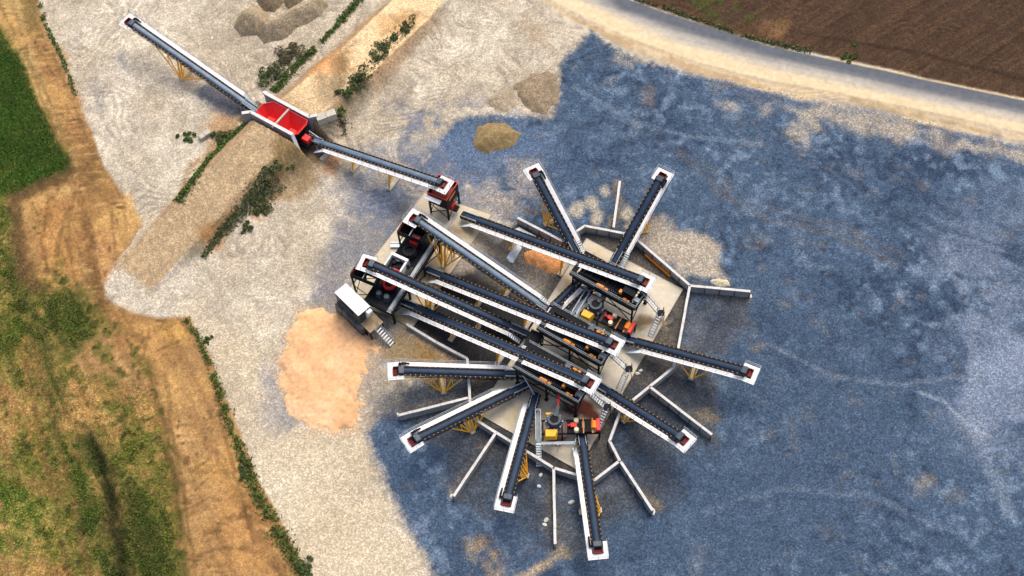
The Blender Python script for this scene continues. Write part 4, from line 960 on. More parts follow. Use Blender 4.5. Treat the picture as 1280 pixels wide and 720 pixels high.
# local x runs down-left along the slab, local +y towards the right-hand side of travel is negative
q = MB(); q.box(0,PL,-.9,-.05,zp-.08,zp); q.build('side_walkway', 'galvanised', pf)
q = MB()
for y in (-5.2,-1.0,.10): q.bar((0,y,zp-.3),(PL,y,zp-.3),.26,.5)
for i in range(6): x = PL*i/5; q.bar((x,-5.2,zp-.3),(x,.1,zp-.3),.22,.4)
q.build('main_frame', 'dark_steel', pf)
q = MB()
for h in (.5,1.05): q.bar((0,.12,zp+h),(PL,.12,zp+h),.09,.09)
for i in range(9): q.bar((PL*i/8,.12,zp),(PL*i/8,.12,zp+1.05),.07,.07)
for h in (.5,1.05): q.bar((PL,.12,zp+h),(PL,-5.2,zp+h),.07,.07)
q.build('handrail', 'dark_steel', pf)
for i in range(4):
    for y in (-5.1,0.05):
        x = .3+(PL-.6)*i/3; q = MB(); q.bar((x,y,.1),(x,y,zp-.5),.3,.3); q.build('leg', 'dark_steel', pf)
q = MB()
for i in range(3):
    x0, x1 = .3+(PL-.6)*i/3, .3+(PL-.6)*(i+1)/3
    for y in (-5.1,.05): q.bar((x0,y,.4),(x1,y,zp-.6),.12,.12)
    q.bar((x0,-5.1,.4),(x0,.05,zp-.6),.12,.12)
q.build('bracing', 'dark_steel', pf)
q = MB(); q.box(0,PL*.42,-5.1,-1.1,zp-.06,zp-.004); q.box(PL*.55,PL,-5.1,-1.1,zp-.06,zp-.004); q.build('machine_deck', 'dark_steel', pf)
def on_pf(x, y, z=0.0):
    c, s = math.cos(pang), math.sin(pang); return Vector((PA.x+x*c-y*s, PA.y+x*s+y*c, z))
def impact_crusher(x, y, label, red):
    b = on_pf(x, y, zp); e = empty('impact_crusher', b, pang, label, 'crusher', 'impact crushers on the platform')
    q = MB(); q.cyl((0,0,0),(0,0,1.0),1.15,1.15,n=20); q.cyl((0,0,1.0),(0,0,1.15),1.3,1.3,n=20); q.build('rotor_housing', 'dark_steel', e)
    q = MB()                                           # raised ring round the feed eye
    n = 22
    for k in range(n):
        t0, t1 = 2*math.pi*k/n, 2*math.pi*(k+1)/n
        pts = [(r_*math.cos(t), r_*math.sin(t)) for r_, t in ((.72,t0),(1.12,t0),(1.12,t1),(.72,t1))]
        q.hexa([(a,b_,1.15) for a,b_ in pts], [(a,b_,1.55) for a,b_ in pts])
    q.build('feed_ring', 'red_paint' if red else 'rubber', e)
    q = MB(); q.cyl((0,0,1.15),(0,0,1.2),.7,n=16); q.build('feed_eye', 'rubber', e)
    q = MB(); q.hexa([(-2.3,-.6,.9),(-1.2,-.6,.9),(-1.2,.6,.9),(-2.3,.6,.9)],[(-2.5,-.7,2.3),(-1.3,-.7,2.0),(-1.3,.7,2.0),(-2.5,.7,2.3)]); q.build('feed_chute', 'red_paint', e, bevel=.06)
    for yy in (-.75,.75):
        q = MB(); q.cyl((2.2,yy,0.1),(2.2,yy,1.3),.45,n=14); q.box(1.7,2.7,yy-.4,yy+.4,0,.3); q.build('drive_motor', 'mid_steel', e)
    q = MB(); q.box(.4,2.6,-1.3,1.3,.02,.18); q.build('belt_guard', 'dark_steel', e, bevel=.04)
    return e
impact_crusher(PL*.30, -2.9, 'black impact crusher under the head of the steep dusty conveyor', False)
impact_crusher(PL*.74, -2.6, 'impact crusher with a bright red feed ring beside the white cabin', True)
def feed_bin(px, py, z, rz, label, lx=4.6, ly=3.4, top=7.6):
    c = at(px, py, z); e = empty('feed_bin', (c.x, c.y, 0), rz, label, 'bin', 'dark feed bins under the belt heads')
    t = .08; q = MB()
    for (bx0,bx1,by0,by1,tx0,tx1,ty0,ty1) in (
        (-.9,.9,-.7,-.7+t,-lx/2,lx/2,-ly/2,-ly/2+t),(-.9,.9,.7-t,.7,-lx/2,lx/2,ly/2-t,ly/2),
        (-.9,-.9+t,-.7+t,.7-t,-lx/2,-lx/2+t,-ly/2+t,ly/2-t),(.9-t,.9,-.7+t,.7-t,lx/2-t,lx/2,-ly/2+t,ly/2-t)):
        q.hexa([(bx0,by0,4.4),(bx1,by0,4.4),(bx1,by1,4.4),(bx0,by1,4.4)],[(tx0,ty0,top-1.2),(tx1,ty0,top-1.2),(tx1,ty1,top-1.2),(tx0,ty1,top-1.2)])
        q.hexa([(tx0,ty0,top-1.19),(tx1,ty0,top-1.19),(tx1,ty1,top-1.19),(tx0,ty1,top-1.19)],[(tx0,ty0,top),(tx1,ty0,top),(tx1,ty1,top),(tx0,ty1,top)])
    q.build('shell', 'dark_steel', e)
    q = MB(); q.box(-lx/2+.12,-lx/2+.18,-ly/2+.15,ly/2-.15,top-1.15,top-.1); q.build('wear_liner', 'dark_red', e)
    q = MB(); q.bar((0,-ly/2,top+.06),(0,ly/2,top+.06),.14,.14); q.build('tie_bar', 'galvanised', e)
    for sx in (-1,1):
        for sy in (-1,1):
            q = MB(); q.bar((sx*lx/2*.96,sy*ly/2*.96,.1),(sx*lx/2*.96,sy*ly/2*.96,top-.4),.24,.24); q.build('leg', 'dark_steel', e)
    q = MB()
    for sy in (-1,1): q.bar((-lx/2,sy*ly/2,.5),(lx/2,sy*ly/2,3.9),.1,.1); q.bar((-lx/2,sy*ly/2,3.9),(lx/2,sy*ly/2,.5),.1,.1)
    for sx in (-1,1): q.bar((sx*lx/2,-ly/2,.5),(sx*lx/2,ly/2,3.9),.1,.1); q.bar((sx*lx/2,-ly/2,4),(sx*lx/2,ly/2,4),.14,.14)
    q.build('bracing', 'dark_steel', e)
    return e
CDIR = math.atan2((at(764,428)-at(533,337)).y, (at(764,428)-at(533,337)).x)
feed_bin(518,288, 6.8, CDIR, 'black feed bin under the steep dusty conveyor')
feed_bin(460,341, 6.8, CDIR, 'black feed bin with rusty liner beside the white cabin')
# white hydraulic cabinet on the platform
b = on_pf(PL*.50, -3.6, zp); e = empty('equipment_cabinet', b, pang, 'open white equipment cabinet with dark machinery between the two impact crushers', 'cabinet')
q = MB(); q.box(-1.5,-1.0,-1.6,1.6,0,1.7); q.build('side_panel', 'white_paint', e); q = MB(); q.box(1.5,1.9,-1.6,1.6,0,1.2); q.build('front_panel', 'mid_steel', e); q = MB(); q.box(-1.0,1.49,1.3,1.6,0,1.6); q.box(-1.0,1.49,-1.6,-1.35,0,1.6); q.build('frame_panel', 'white_paint', e)
q = MB(); q.box(-.95,1.45,-1.3,1.25,0,.7); q.cyl((-.2,-.5,.7),(-.2,-.5,1.3),.4,n=12); q.box(.3,1.2,-.2,.9,.7,1.25); q.build('engine', 'rubber', e, bevel=.05)
b = on_pf(PL*.56, -6.0, 0.15); e = empty('motor_stand', b, pang, 'small grey motor on a stand at the edge of the narrower slab', 'motor')
q = MB(); q.cyl((-.7,0,2.6),(.7,0,2.6),.5,n=14); q.build('motor_body', 'mid_steel', e); q = MB(); q.box(-.6,.6,-.4,.4,0,2.1); q.build('plinth', 'dark_steel', e)
# pale folded sheet on the slab
c = at(500,307,.15); e = empty('steel_chute', (c.x,c.y,.16), R(-4), 'loose pale steel chute lying on the narrower slab', 'chute')
q = MB(); q.box(-1.6,1.6,-.55,.55,.35,.42); q.box(-1.6,1.6,-.55,-.48,.0,.35); q.box(-1.6,1.6,.48,.55,.0,.35); q.build('channel', 'pale_galvanised', e); q = MB(); q.bar((-1.6,.2,.46),(1.6,.2,.46),.1,.08); q.build('rib', 'galvanised', e)

# ================================================================== SURGE BIN TOWER under the feed conveyor
c = at(553,234,6.6); TA = math.atan2((at(572,227,6.6)-at(550,218,6.6)).y, (at(572,227,6.6)-at(550,218,6.6)).x)
e = empty('surge_bin', (c.x, c.y, 0), TA, 'tall surge bin with red rim on black legs where the feed conveyor ends', 'bin')
lx, ly, zt = 3.7, 4.0, 6.6
q = MB(); t = .10
for (x0,x1,y0,y1) in ((-lx/2,lx/2,-ly/2,-ly/2+t),(-lx/2,lx/2,ly/2-t,ly/2),(-lx/2,-lx/2+t,-ly/2+t,ly/2-t),(lx/2-t,lx/2,-ly/2+t,ly/2-t)): q.box(x0,x1,y0,y1,zt-3.1,zt-.16)
q.hexa([(-.7,-.7,zt-4.1),(.7,-.7,zt-4.1),(.7,.7,zt-4.1),(-.7,.7,zt-4.1)],[(-lx/2+.01,-ly/2+.01,zt-3.1),(lx/2-.01,-ly/2+.01,zt-3.1),(lx/2-.01,ly/2-.01,zt-3.1),(-lx/2+.01,ly/2-.01,zt-3.1)])
q.build('shell', 'dark_steel', e)
q = MB()
for (x0,x1,y0,y1) in ((-lx/2-.06,lx/2+.06,-ly/2-.06,-ly/2+.06),(-lx/2-.06,lx/2+.06,ly/2-.06,ly/2+.06),(-lx/2-.06,-lx/2+.06,-ly/2+.06,ly/2-.06),(lx/2-.06,lx/2+.06,-ly/2+.06,ly/2-.06)): q.box(x0,x1,y0,y1,zt-.155,zt)
q.build('rim', 'red_paint', e)
q = MB(); q.box(-lx/2+.15,lx/2-.15,-ly/2+.15,ly/2-.15,zt-1.3,zt-1.2); q.build('liner', 'dark_red', e)
q = MB(); q.box(-lx/2-.14,lx/2-.9,-ly/2-.95,-ly/2-.12,zt-.75,zt-.62); q.build('side_walkway', 'white_paint', e)
q = MB(); q.box(.2,1.4,-ly/2-.95+.0,-ly/2-.15,zt-1.0,zt-.8); 
q2 = MB(); q2.box(lx/2+.002,lx/2+.03,-1.2,.9,zt-1.5,zt-.95); q2.build('name_panel', 'orange_paint', e)
for sx in (-1,1):
    for sy in (-1,1):
        q = MB(); q.bar((sx*(lx/2-.1),sy*(ly/2-.1),.05),(sx*(lx/2-.1),sy*(ly/2-.1),zt-3.0),.28,.28); q.build('leg', 'dark_steel', e)
q = MB()
for sy in (-1,1): y=sy*(ly/2-.1); q.bar((-lx/2,y,.4),(lx/2,y,zt-3.3),.1,.1); q.bar((-lx/2,y,zt-3.3),(lx/2,y,.4),.1,.1)
for sx in (-1,1): x=sx*(lx/2-.1); q.bar((x,-ly/2,.4),(x,ly/2,zt-3.3),.1,.1); q.bar((x,-ly/2,zt-3.3),(x,ly/2,.4),.1,.1)
q.build('bracing', 'dark_steel', e)
q = MB(); q.box(.7,1.9,-.7,.6,1.6,2.8); q.build('belt_feeder', 'red_paint', e, bevel=.08)
q = MB(); q.box(-.9,2.6,-.6,.6,1.2,1.58); q.build('feeder_frame', 'dark_steel', e)

# ================================================================== RED TWIN HOPPER in the embankment
e = empty('loading_hopper', (cp.x, cp.y, 0), HOP_A, 'bright red twin loading hopper set between two concrete walls', 'hopper')
hl_, hw_ = 4.7, 2.15; zt = 4.1
rim = [(-hl_,-hw_*.45),(-hl_,hw_*.35),(-hl_+1.3,hw_),(hl_-.4,hw_),(hl_,hw_*.6),(hl_,-hw_*.5),(hl_-1.0,-hw_),(-hl_+.9,-hw_)]
def cell(pts, low, zb, name):
    n = len(pts); q = MB()
    cx = sum(p[0] for p in low)/len(low); 
    vs_ = [(x,y,zt) for x,y in pts]+[(x,y,zb) for x,y in low]
    q.add(vs_, [(i,(i+1)%n,(i+1)%n+n,i+n) for i in range(n)]+[tuple(range(n,2*n))])
    o = q.build(name, 'red_paint', e, fix=False)
    sm = o.modifiers.new('wall', 'SOLIDIFY'); sm.thickness = .08; sm.offset = 0
    return o
ca1 = [(-hl_,-hw_*.45),(-.08,-hw_),(-.08,hw_),(-hl_+1.3,hw_),(-hl_,hw_*.35)]
cell([(-hl_,-hw_*.45),(-hl_+.9,-hw_),(-.08,-hw_),(-.08,hw_),(-hl_+1.3,hw_),(-hl_,hw_*.35)], [(-3.4,-.7),(-3.0,-.7),(-1.9,-.7),(-1.9,.2),(-3.0,.2),(-3.4,.1)], 2.1, 'hopper_cell')
cell([(.08,-hw_),(hl_-1.0,-hw_),(hl_,-hw_*.5),(hl_,hw_*.6),(hl_-.4,hw_),(.08,hw_)], [(1.5,-.9),(2.6,-.9),(3.0,-.8),(3.0,.2),(2.8,.3),(1.5,.3)], 2.0, 'hopper_cell')
q = MB(); q.bar((0,-hw_-.3,zt+.02),(0,hw_+.3,zt+.02),.32,.34); q.build('divider_beam', 'concrete_pad', e)
q = MB()
for i in range(8): a, b = rim[i], rim[(i+1)%8]; q.bar((*a,zt-.04),(*b,zt-.04),.14,.16)
q.build('rim', 'red_paint', e)
q = MB()
for x in (-2.6, 2.2):
    q.box(x-1.0,x+1.0,-.9,.6,1.5,1.95)
    for sx in (-.9,.9):
        for sy in (-1.6,1.6): q.bar((x+sx,sy,.05),(x+sx,sy*.98,2.9),.2,.2)
for y in (-1.6,1.6): q.bar((-4.2,y,2.8),(4.2,y,2.8),.24,.3)
q.build('support_frame', 'dark_steel', e)
q = MB(); q.box(hl_+.35,hl_+1.75,-1.0,.25,1.9,3.0); q.build('drive_guard', 'red_paint', e, bevel=.08)
q = MB(); q.box(hl_+.05,hl_+2.0,-1.5,.8,1.3,1.88); q.box(hl_-.6,hl_+.3,-1.2,.9,.4,2.4); q.build('vibrating_feeder', 'rubber', e, bevel=.06)
q = MB(); q.bar((hl_+.4,1.2,2.6),(hl_+3.6,1.2,2.0),.08,.08); q.bar((hl_+.4,1.2,.1),(hl_+.4,1.2,2.6),.08,.08); q.bar((hl_+3.6,1.2,.3),(hl_+3.6,1.2,2.0),.08,.08); q.build('guard_rail', 'pale_galvanised', e)

# ================================================================== CONCRETE WALLS
def wall(pts, h, label, thick=.38, z0=-.3, cat='wall', group='precast retaining walls round the plant', panel=2.2, name='retaining_wall', mats=('concrete_wall','concrete_cope'), htop=None, buttress=True, face=1):
    """pts: world xy polyline; panels with open joints, a paler coping on each"""
    P = [Vector((p[0], p[1], 0)) for p in pts]
    e = empty(name, (P[0].x, P[0].y, 0), 0, label, cat, group); e['kind'] = 'thing'
    O = P[0]; htop = htop or [h]*len(P); d0 = 0
    for i in range(len(P)-1):
        a, b = P[i]-O, P[i+1]-O; d = b-a; L = d.length; d.normalize(); n = Vector((-d.y, d.x, 0))*thick/2
        np_ = max(1, round(L/panel)); 
        for k in range(np_):
            s0, s1 = L*k/np_, L*(k+1)/np_-.035
            if k == np_-1: s1 = L+(thick/2*.4 if i < len(P)-2 else 0)
            ha = htop[i]+(htop[i+1]-htop[i])*s0/L; hb = htop[i]+(htop[i+1]-htop[i])*min(1, s1/L)
            off = Vector((-d.y, d.x, 0))*random.uniform(-.015, .015)
            p, q_ = a+d*s0+off, a+d*s1+off
            m = MB(); m.hexa([p-n+Vector((0,0,z0)), q_-n+Vector((0,0,z0)), q_+n+Vector((0,0,z0)), p+n+Vector((0,0,z0))],
                             [p-n+Vector((0,0,ha-.1)), q_-n+Vector((0,0,hb-.1)), q_+n+Vector((0,0,hb-.1)), p+n+Vector((0,0,ha-.1))])
            po = m.build('panel', mats[0], e)
            n2 = n*1.1
            m = MB(); m.hexa([p-n2+Vector((0,0,ha-.098)), q_-n2+Vector((0,0,hb-.098)), q_+n2+Vector((0,0,hb-.098)), p+n2+Vector((0,0,ha-.098))],
                             [p-n2+Vector((0,0,ha)), q_-n2+Vector((0,0,hb)), q_+n2+Vector((0,0,hb)), p+n2+Vector((0,0,ha))])
            m.build('coping', mats[1], po)
            if buttress:
                c = q_; w = Vector((-d.y, d.x, 0))*(thick/2+.05)
                m = MB(); m.bar(c-w*face+Vector((0,0,z0)), c-w*face+Vector((0,0,hb-.35)), .16, .12); m.build('joint_post', 'stain', po)
    return e
HWL = 1.85
def wl(pts, z=HWL): return [at2(a, b, z) for a, b in pts]
wall(wl([(647,272),(703,301),(716,292)]), HWL, 'short retaining wall left of the stacking conveyor that points at the sand mound')
wall(wl([(719,290),(731,282),(778,291),(794,297)]), HWL, 'retaining wall between the two upper stacking conveyors')
wall(wl([(795,298),(862,356)]), HWL, 'retaining wall with the orange beam at its foot')
wall(wl([(863,357),(938,364)]), HWL, 'spur wall sticking out to the right beside the pale rubble')
wall(wl([(862,358),(848,435)]), HWL, 'retaining wall along the right side of the slab, seen edge-on')
wall(wl([(844,452),(842,459),(791,500)]), HWL, 'retaining wall just below the stacking conveyor that reaches farthest right')
wall(wl([(812,483),(890,543)]), HWL, 'spur wall running to the lower right from below the rightmost stacker')
wall(wl([(776,512),(762,551),(775,576)]), HWL, 'bent retaining wall right of the lowest cone crusher')
wall(wl([(776,577),(816,638)]), HWL, 'spur wall slanting down right, ending in pale silt')
wall(wl([(773,577),(743,600),(723,594),(693,585)]), HWL, 'angled retaining wall below the slab corner')
wall(wl([(692,586),(694,680)]), HWL, 'thin spur wall pointing straight down between two stackers')
wall(wl([(691,584),(621,541),(592,523)]), HWL, 'retaining wall along the lower left of the slab')
wall(wl([(619,542),(567,620)]), HWL, 'spur wall slanting down to the left below the slab')
wall(wl([(588,507),(584,448)]), HWL, 'short retaining wall under the level stacking conveyor')
wall(wl([(585,497),(498,519)]), HWL, 'spur wall pointing left between two stackers')
wall(wl([(584,448),(546,428),(508,405)], 1.0), 1.0, 'low concrete kerb wall along the brown silt')
wall(wl([(775,226),(767,284)]), HWL, 'spur wall pointing up between the two upper stackers')
HCK = dict(cat='wall', group='concrete walls holding the hopper', panel=50, name='hopper_wall', mats=('concrete_wall','concrete_light'), thick=.55, buttress=False)
zw = 4.5
wall([at2(329,110,zw), at2(333,117,zw), at2(386,145.5,zw), at2(396,143.5,zw)], zw, 'concrete wall on the upper side of the red hopper', htop=[3.6,zw,zw,zw], **HCK)
wall([at2(302,141,zw), at2(313,139.5,zw), at2(365,167.5,zw), at2(372,183,3.4)], zw, 'concrete wall on the lower side of the red hopper', htop=[zw,zw,zw,2.2], **HCK)

# ================================================================== CABIN
zr = 5.6
a = at(418,366,zr); b = at(433,354,zr); d_ = at(466,386,zr)
cang = math.atan2(d_.y-b.y, d_.x-b.x); CL = 6.0; CW = 2.45
e = empty('control_cabin', ((a.x+b.x)/2, (a.y+b.y)/2, 0), cang, 'white-roofed container control cabin raised beside the crusher platform', 'cabin')
zb = 2.9
q = MB(); q.box(0,CL,-CW/2,CW/2,zb,zr-.03); q.build('body', 'mid_steel', e, bevel=.04)  # shade on the white cabin's sides put into a dark body colour
q = MB(); q.box(-.04,CL+.04,-CW/2-.04,CW/2+.04,zr-.028,zr+.05); q.build('roof', 'white_paint', e, bevel=.03)
q = MB(); q.box(CL+.002,CL+.05,-1.0,-.1,zb+1.0,zr-.35); q.build('window', 'glass_dark', e)
q = MB(); q.box(CL+.002,CL+.06,.1,.95,zb+.05,zr-.45); q.build('door', 'white_paint', e)
q = MB(); q.box(CL+.07,CL+.75,.2,1.1,zr-1.0,zr-.25); q.build('air_conditioner', 'white_paint', e, bevel=.04)
q = MB(); q.box(1.0,4.6,-CW/2-.03,-CW/2-.002,zb+1.0,zr-.5); q.build('side_window', 'glass_dark', e)
# block base under it
q = MB(); b0 = empty('block_base', e.location.copy(), cang, 'dark tarp-draped block base under the white cabin', 'base')
for i in range(4):
    for j in range(2):
        for k in range(2):
            m = MB(); x = -.2+i*1.75+(k*.2); y = -1.9+j*1.9; m.box(x, x+1.7, y, y+1.86, .0+k*1.4, 1.37+k*1.4); m.build('block', 'tarp', b0, bevel=.12)
q = MB(); q.box(-.1,CL+2.4,-1.25,1.6,2.81,2.88); q.build('deck', 'wood_brown', b0)
q = MB()
for x in (CL+1.0, CL+2.2):
    for y in (-1.1,1.45): q.bar((x,y,0),(x,y,2.8),.18,.18)
q.build('deck_posts', 'dark_steel', b0)
st_ = stair([(470,408,2.8),(491,431,.1)], 'single galvanised stair flight leading down from the white cabin', group='access stairs at the screens', width=1.1)

# ================================================================== LOOSE ITEMS
def beam(p, q_, z, label):
    a = at(*p, z); b = at(*q_, z); ang = math.atan2(b.y-a.y, b.x-a.x); L = (b-a).length
    e = empty('steel_beam', (a.x, a.y, 0.1), ang, label, 'beam'); e['kind'] = 'thing'
    m = MB(); m.box(0,L,-.42,-.34,0,.55); m.box(0,L,.34,.42,0,.55); m.box(0,L,-.339,.339,.22,.30); m.build('channel', 'orange_paint', e)
    m = MB()
    for i in range(7): m.box(L*(i+.2)/7, L*(i+.2)/7+.1, -.33, .33, .301, .5)
    m.build('ribs', 'orange_paint', e); return e
beam((808,317), (839,344), .5, 'orange steel beam lying along the foot of the retaining wall')
def block(px, py, ang, L, W, H, label, name='concrete_block', n=2):
    c = at(px, py, 0); g_ = ground_z(c.x, c.y); e = empty(name, (c.x, c.y, g_-.1), ang, label, 'block')
    for i in range(n):
        m = MB(); x = -L/2+i*L/n; m.box(x, x+L/n-.05, -W/2+.08*i, W/2+.08*i, 0, H); m.build('block', 'concrete_pad', e, bevel=.06)
    return e
block(412,161, wdir((400,160),(424,152)), 3.6, 1.4, 1.6, 'pair of pale concrete blocks right of the red hopper')
block(257,171, R(35), 2.2, 1.0, 1.0, 'two small white concrete blocks among the weeds', n=2)
block(407,196, R(50), 2.2, .8, .6, 'concrete footing block on orange earth below the feed conveyor', n=1)
for (px, py, lab) in ((655,291, 'stack of pale steel walkway panels left of the upper stacker'), (641,316, 'pale steel panels beside the orange earth patch')):
    c = at(px, py, .3); e = empty('walkway_panels', (c.x, c.y, .1), wdir((642,284),(668,298)) if px > 650 else R(60), lab, 'panels')
    for i in range(3):
        m = MB(); m.box(-1.7+.15*i, 1.7+.15*i, -.9+.2*i, -.0+.25*i, .10*i, .10*i+.07); m.build('panel', 'pale_galvanised', e)
for (a_, b_, lab) in (((652,466,5.2),(673,502,.3), 'long pale steel pole leaning from the lowest screen to the slab'), ((573,266,2.2),(557,289,.3), 'short white steel pole leaning beside the surge bin legs'), ((455,300,.0),(455,300,.0), '')):
    if not lab: continue
    p, q_ = at(*a_), at(*b_); e = empty('steel_pole', (q_.x, q_.y, 0), 0, lab, 'pole'); o0 = Vector((q_.x, q_.y, 0))
    m = MB(); m.cyl(q_-o0, p-o0, .11, .11, n=8); m.build('tube', 'pale_galvanised', e)
    m = MB(); m.box(-.25,.25,-.25,.25,.14,.24); m.build('base_plate', 'galvanised', e)
# heaps of loose stone and sand
def heap(name, pts, h, slope, rgb, label, seed, matname='gravel_pale', amp=.25, peak=None, group=None, cat='heap', step=.22, rough=.3, warp=1.0, dome=False, pale=None):
    P = polyw(pts); xs = [p[0] for p in P]; ys = [p[1] for p in P]
    hx = np.arange(min(xs)-2, max(xs)+2, step); hy = np.arange(min(ys)-2, max(ys)+2, step); x, y = np.meshgrid(hx, hy)
    wx = (fbm(x, y, 3.0, seed)-.5)*2*warp; wy = (fbm(x, y, 3.0, seed+5)-.5)*2*warp
    d = -sdist(P, x+wx, y+wy)+(fbm(x, y, .9, seed+9)-.5)*rough
    z = np.where(d > 0, h*(1-np.exp(-np.maximum(d, 0)*slope/h)), d*slope)
    if dome: z = np.where(d > 0, h*(1-(1-np.clip(d/d.max(), 0, 1))**1.7), d*slope)
    if peak:
        c = at(peak[0], peak[1], h); z = np.minimum(z, np.maximum(h*1.15-np.hypot(x-c.x, y-c.y)*slope*.8, d*slope))
    z = z+np.where(d > 0, (fbm(x, y, 1.5, seed+2)-.5)*amp+(fbm(x, y, .45, seed+3, 2)-.5)*amp*.35, 0)
    gi = np.clip(((x-GX0)/STEP).astype(int), 0, len(gx)-1); gj = np.clip(((y-GY0)/STEP).astype(int), 0, len(gy)-1)
    z = z+hgt[gj, gi]
    c1 = alb(*rgb); cc = c1*(0.8+.4*fbm(x, y, 2.5, seed+4)[..., None])*(.85+.3*fbm(x, y, .5, seed+6, 2)[..., None])
    if pale: tp = (sstep(.42,.66,fbm(x, y, 4, seed+8))*.55)[..., None]; cc = cc*(1-tp)+alb(*pale)*tp*(.85+.3*fbm(x, y, .5, seed+6, 2)[..., None])
    n = x.shape; ii = np.arange(n[0]*n[1]).reshape(n)
    keep = (d[:-1,:-1] > -.35)
    qd = np.stack([ii[:-1,:-1], ii[:-1,1:], ii[1:,1:], ii[1:,:-1]], -1)[keep]
    used, inv = np.unique(qd, return_inverse=True)
    v_ = np.stack([x, y, z], -1).reshape(-1, 3)[used]; c_ = np.concatenate([cc, np.ones(n+(1,))], -1).reshape(-1, 4)[used]
    o0 = v_.mean(0); o0[2] = 0; v_ = v_-o0
    me = mesh_np(name, v_, inv.reshape(qd.shape), np.clip(c_, 0, .85), matname)
    o = bpy.data.objects.new(name, me); o.location = o0; COL.objects.link(o); return tag(o, label, cat, group)
heap('sand_heap', [(372,392),(400,388),(432,397),(466,418),(470,438),(462,452),(455,470),(450,492),(455,512),(440,540),(415,545),(380,530),(362,505),(344,470),(350,440),(362,415)], 0.8, .30, (232,184,138), 'broad orange sand heap beside the white cabin', 201, 'sand', amp=.2, step=.2, pale=(242,208,168), warp=2.4, rough=1.6)
heap('sand_mound', [(597,158),(610,152),(630,154),(652,168),(645,180),(628,188),(606,192),(592,184)], 2.4, .75, (150,130,92), 'small brown sand mound above the surge bin', 202, 'soil', amp=.3, peak=(614,172), warp=.5)
GP = 'gravel piles near the top edge'
heap('gravel_pile', [(292,34),(300,18),(318,8),(334,16),(336,34),(322,44),(302,46)], 3.0, 1.1, (172,156,130), 'rounded gravel pile, leftmost of the group at the top', 203, dome=True, amp=.25, group=GP, warp=.5)
heap('gravel_pile', [(322,44),(330,30),(350,20),(378,6),(405,-2),(412,8),(398,22),(372,34),(352,50),(330,55)], 2.8, 1.1, (176,160,134), 'long gravel ridge, lowest of the group at the top', 204, dome=True, amp=.3, group=GP, warp=.5)
heap('gravel_pile', [(318,2),(330,-12),(350,-10),(354,4),(342,16),(328,14)], 2.2, 1.1, (150,134,110), 'small gravel pile cut by the top edge', 205, dome=True, amp=.25, group=GP, warp=.5)
heap('gravel_pile', [(352,2),(370,-14),(390,-14),(380,0),(362,12)], 2.0, 1.1, (160,144,120), 'narrow gravel pile cut by the top edge, right of the small one', 206, dome=True, amp=.25, group=GP, warp=.5)
heap('stone_heap', [(640,110),(660,92),(690,90),(700,104),(696,128),(686,144),(660,138)], .9, .45, (150,134,112), 'low brownish stone heap at the corner of the blue yard', 207, amp=.4)
heap('stone_heap', [(605,125),(640,105),(648,130),(625,142)], .6, .4, (170,156,134), 'flat pale stone heap left of the brownish one', 208, amp=.3)
heap('rubble_heap', [(888,350),(898,346),(910,350),(911,357),(900,359)], .9, .9, (206,196,168), 'small pale rubble heap behind the right-hand spur wall', 209, amp=.4, warp=.4)
heap('earth_heap', [(652,318),(668,312),(700,322),(712,332),(706,344),(680,338),(655,326)], .8, .5, (214,152,100), 'orange earth heap under the conveyor to the upper screen', 210, 'soil', amp=.3)
# boulders
def boulder(px, py, r_, label, seed):
    c = at(px, py, 0); rd = random.Random(seed)
    bm = bmesh.new(); bmesh.ops.create_icosphere(bm, subdivisions=2, radius=1)
    for v in bm.verts:
        k = 1+rd.uniform(-.22,.22); v.co = Vector((v.co.x*r_*1.25*k, v.co.y*r_*.85*k, v.co.z*r_*.6*k))
    me = bpy.data.meshes.new('boulder'); bm.to_mesh(me); bm.free(); me.materials.append(MATS['rock_white'])
    o = bpy.data.objects.new('boulder', me); o.location = (c.x, c.y, ground_z(c.x, c.y)+r_*.2); o.rotation_euler = (0,0,rd.uniform(0,3)); COL.objects.link(o)
    return tag(o, label, 'boulder', 'white boulders in the yard')
for i, (px, py, r_, lab) in enumerate(((566,621,.75,'white boulder at the end of the lower left spur wall'), (683,650,.55,'white boulder left of the thin spur wall, upper of two'), (681,656,.5,'white boulder left of the thin spur wall, lower of two'),
    (714,628,.6,'white boulder between the thin spur wall and the bottom stacker'), (676,594,.5,'white boulder below the lower left retaining wall'), (674,608,.45,'long white stone right of the down-left stacker'), (816,640,.7,'pale boulder at the tip of the lower right spur wall'),
    (797,467,.55,'white boulder beside the stained slab edge, right of the middle stair'), (801,463,.45,'smaller white boulder touching the one by the middle stair'), (265,48,.5,'lone white stone beside the long stacker'), (938,371,.5,'pale boulder at the tip of the right-hand spur wall'), (498,519,.5,'pale boulder at the end of the left spur wall'))):
    boulder(px, py, r_*.62, lab, 300+i)

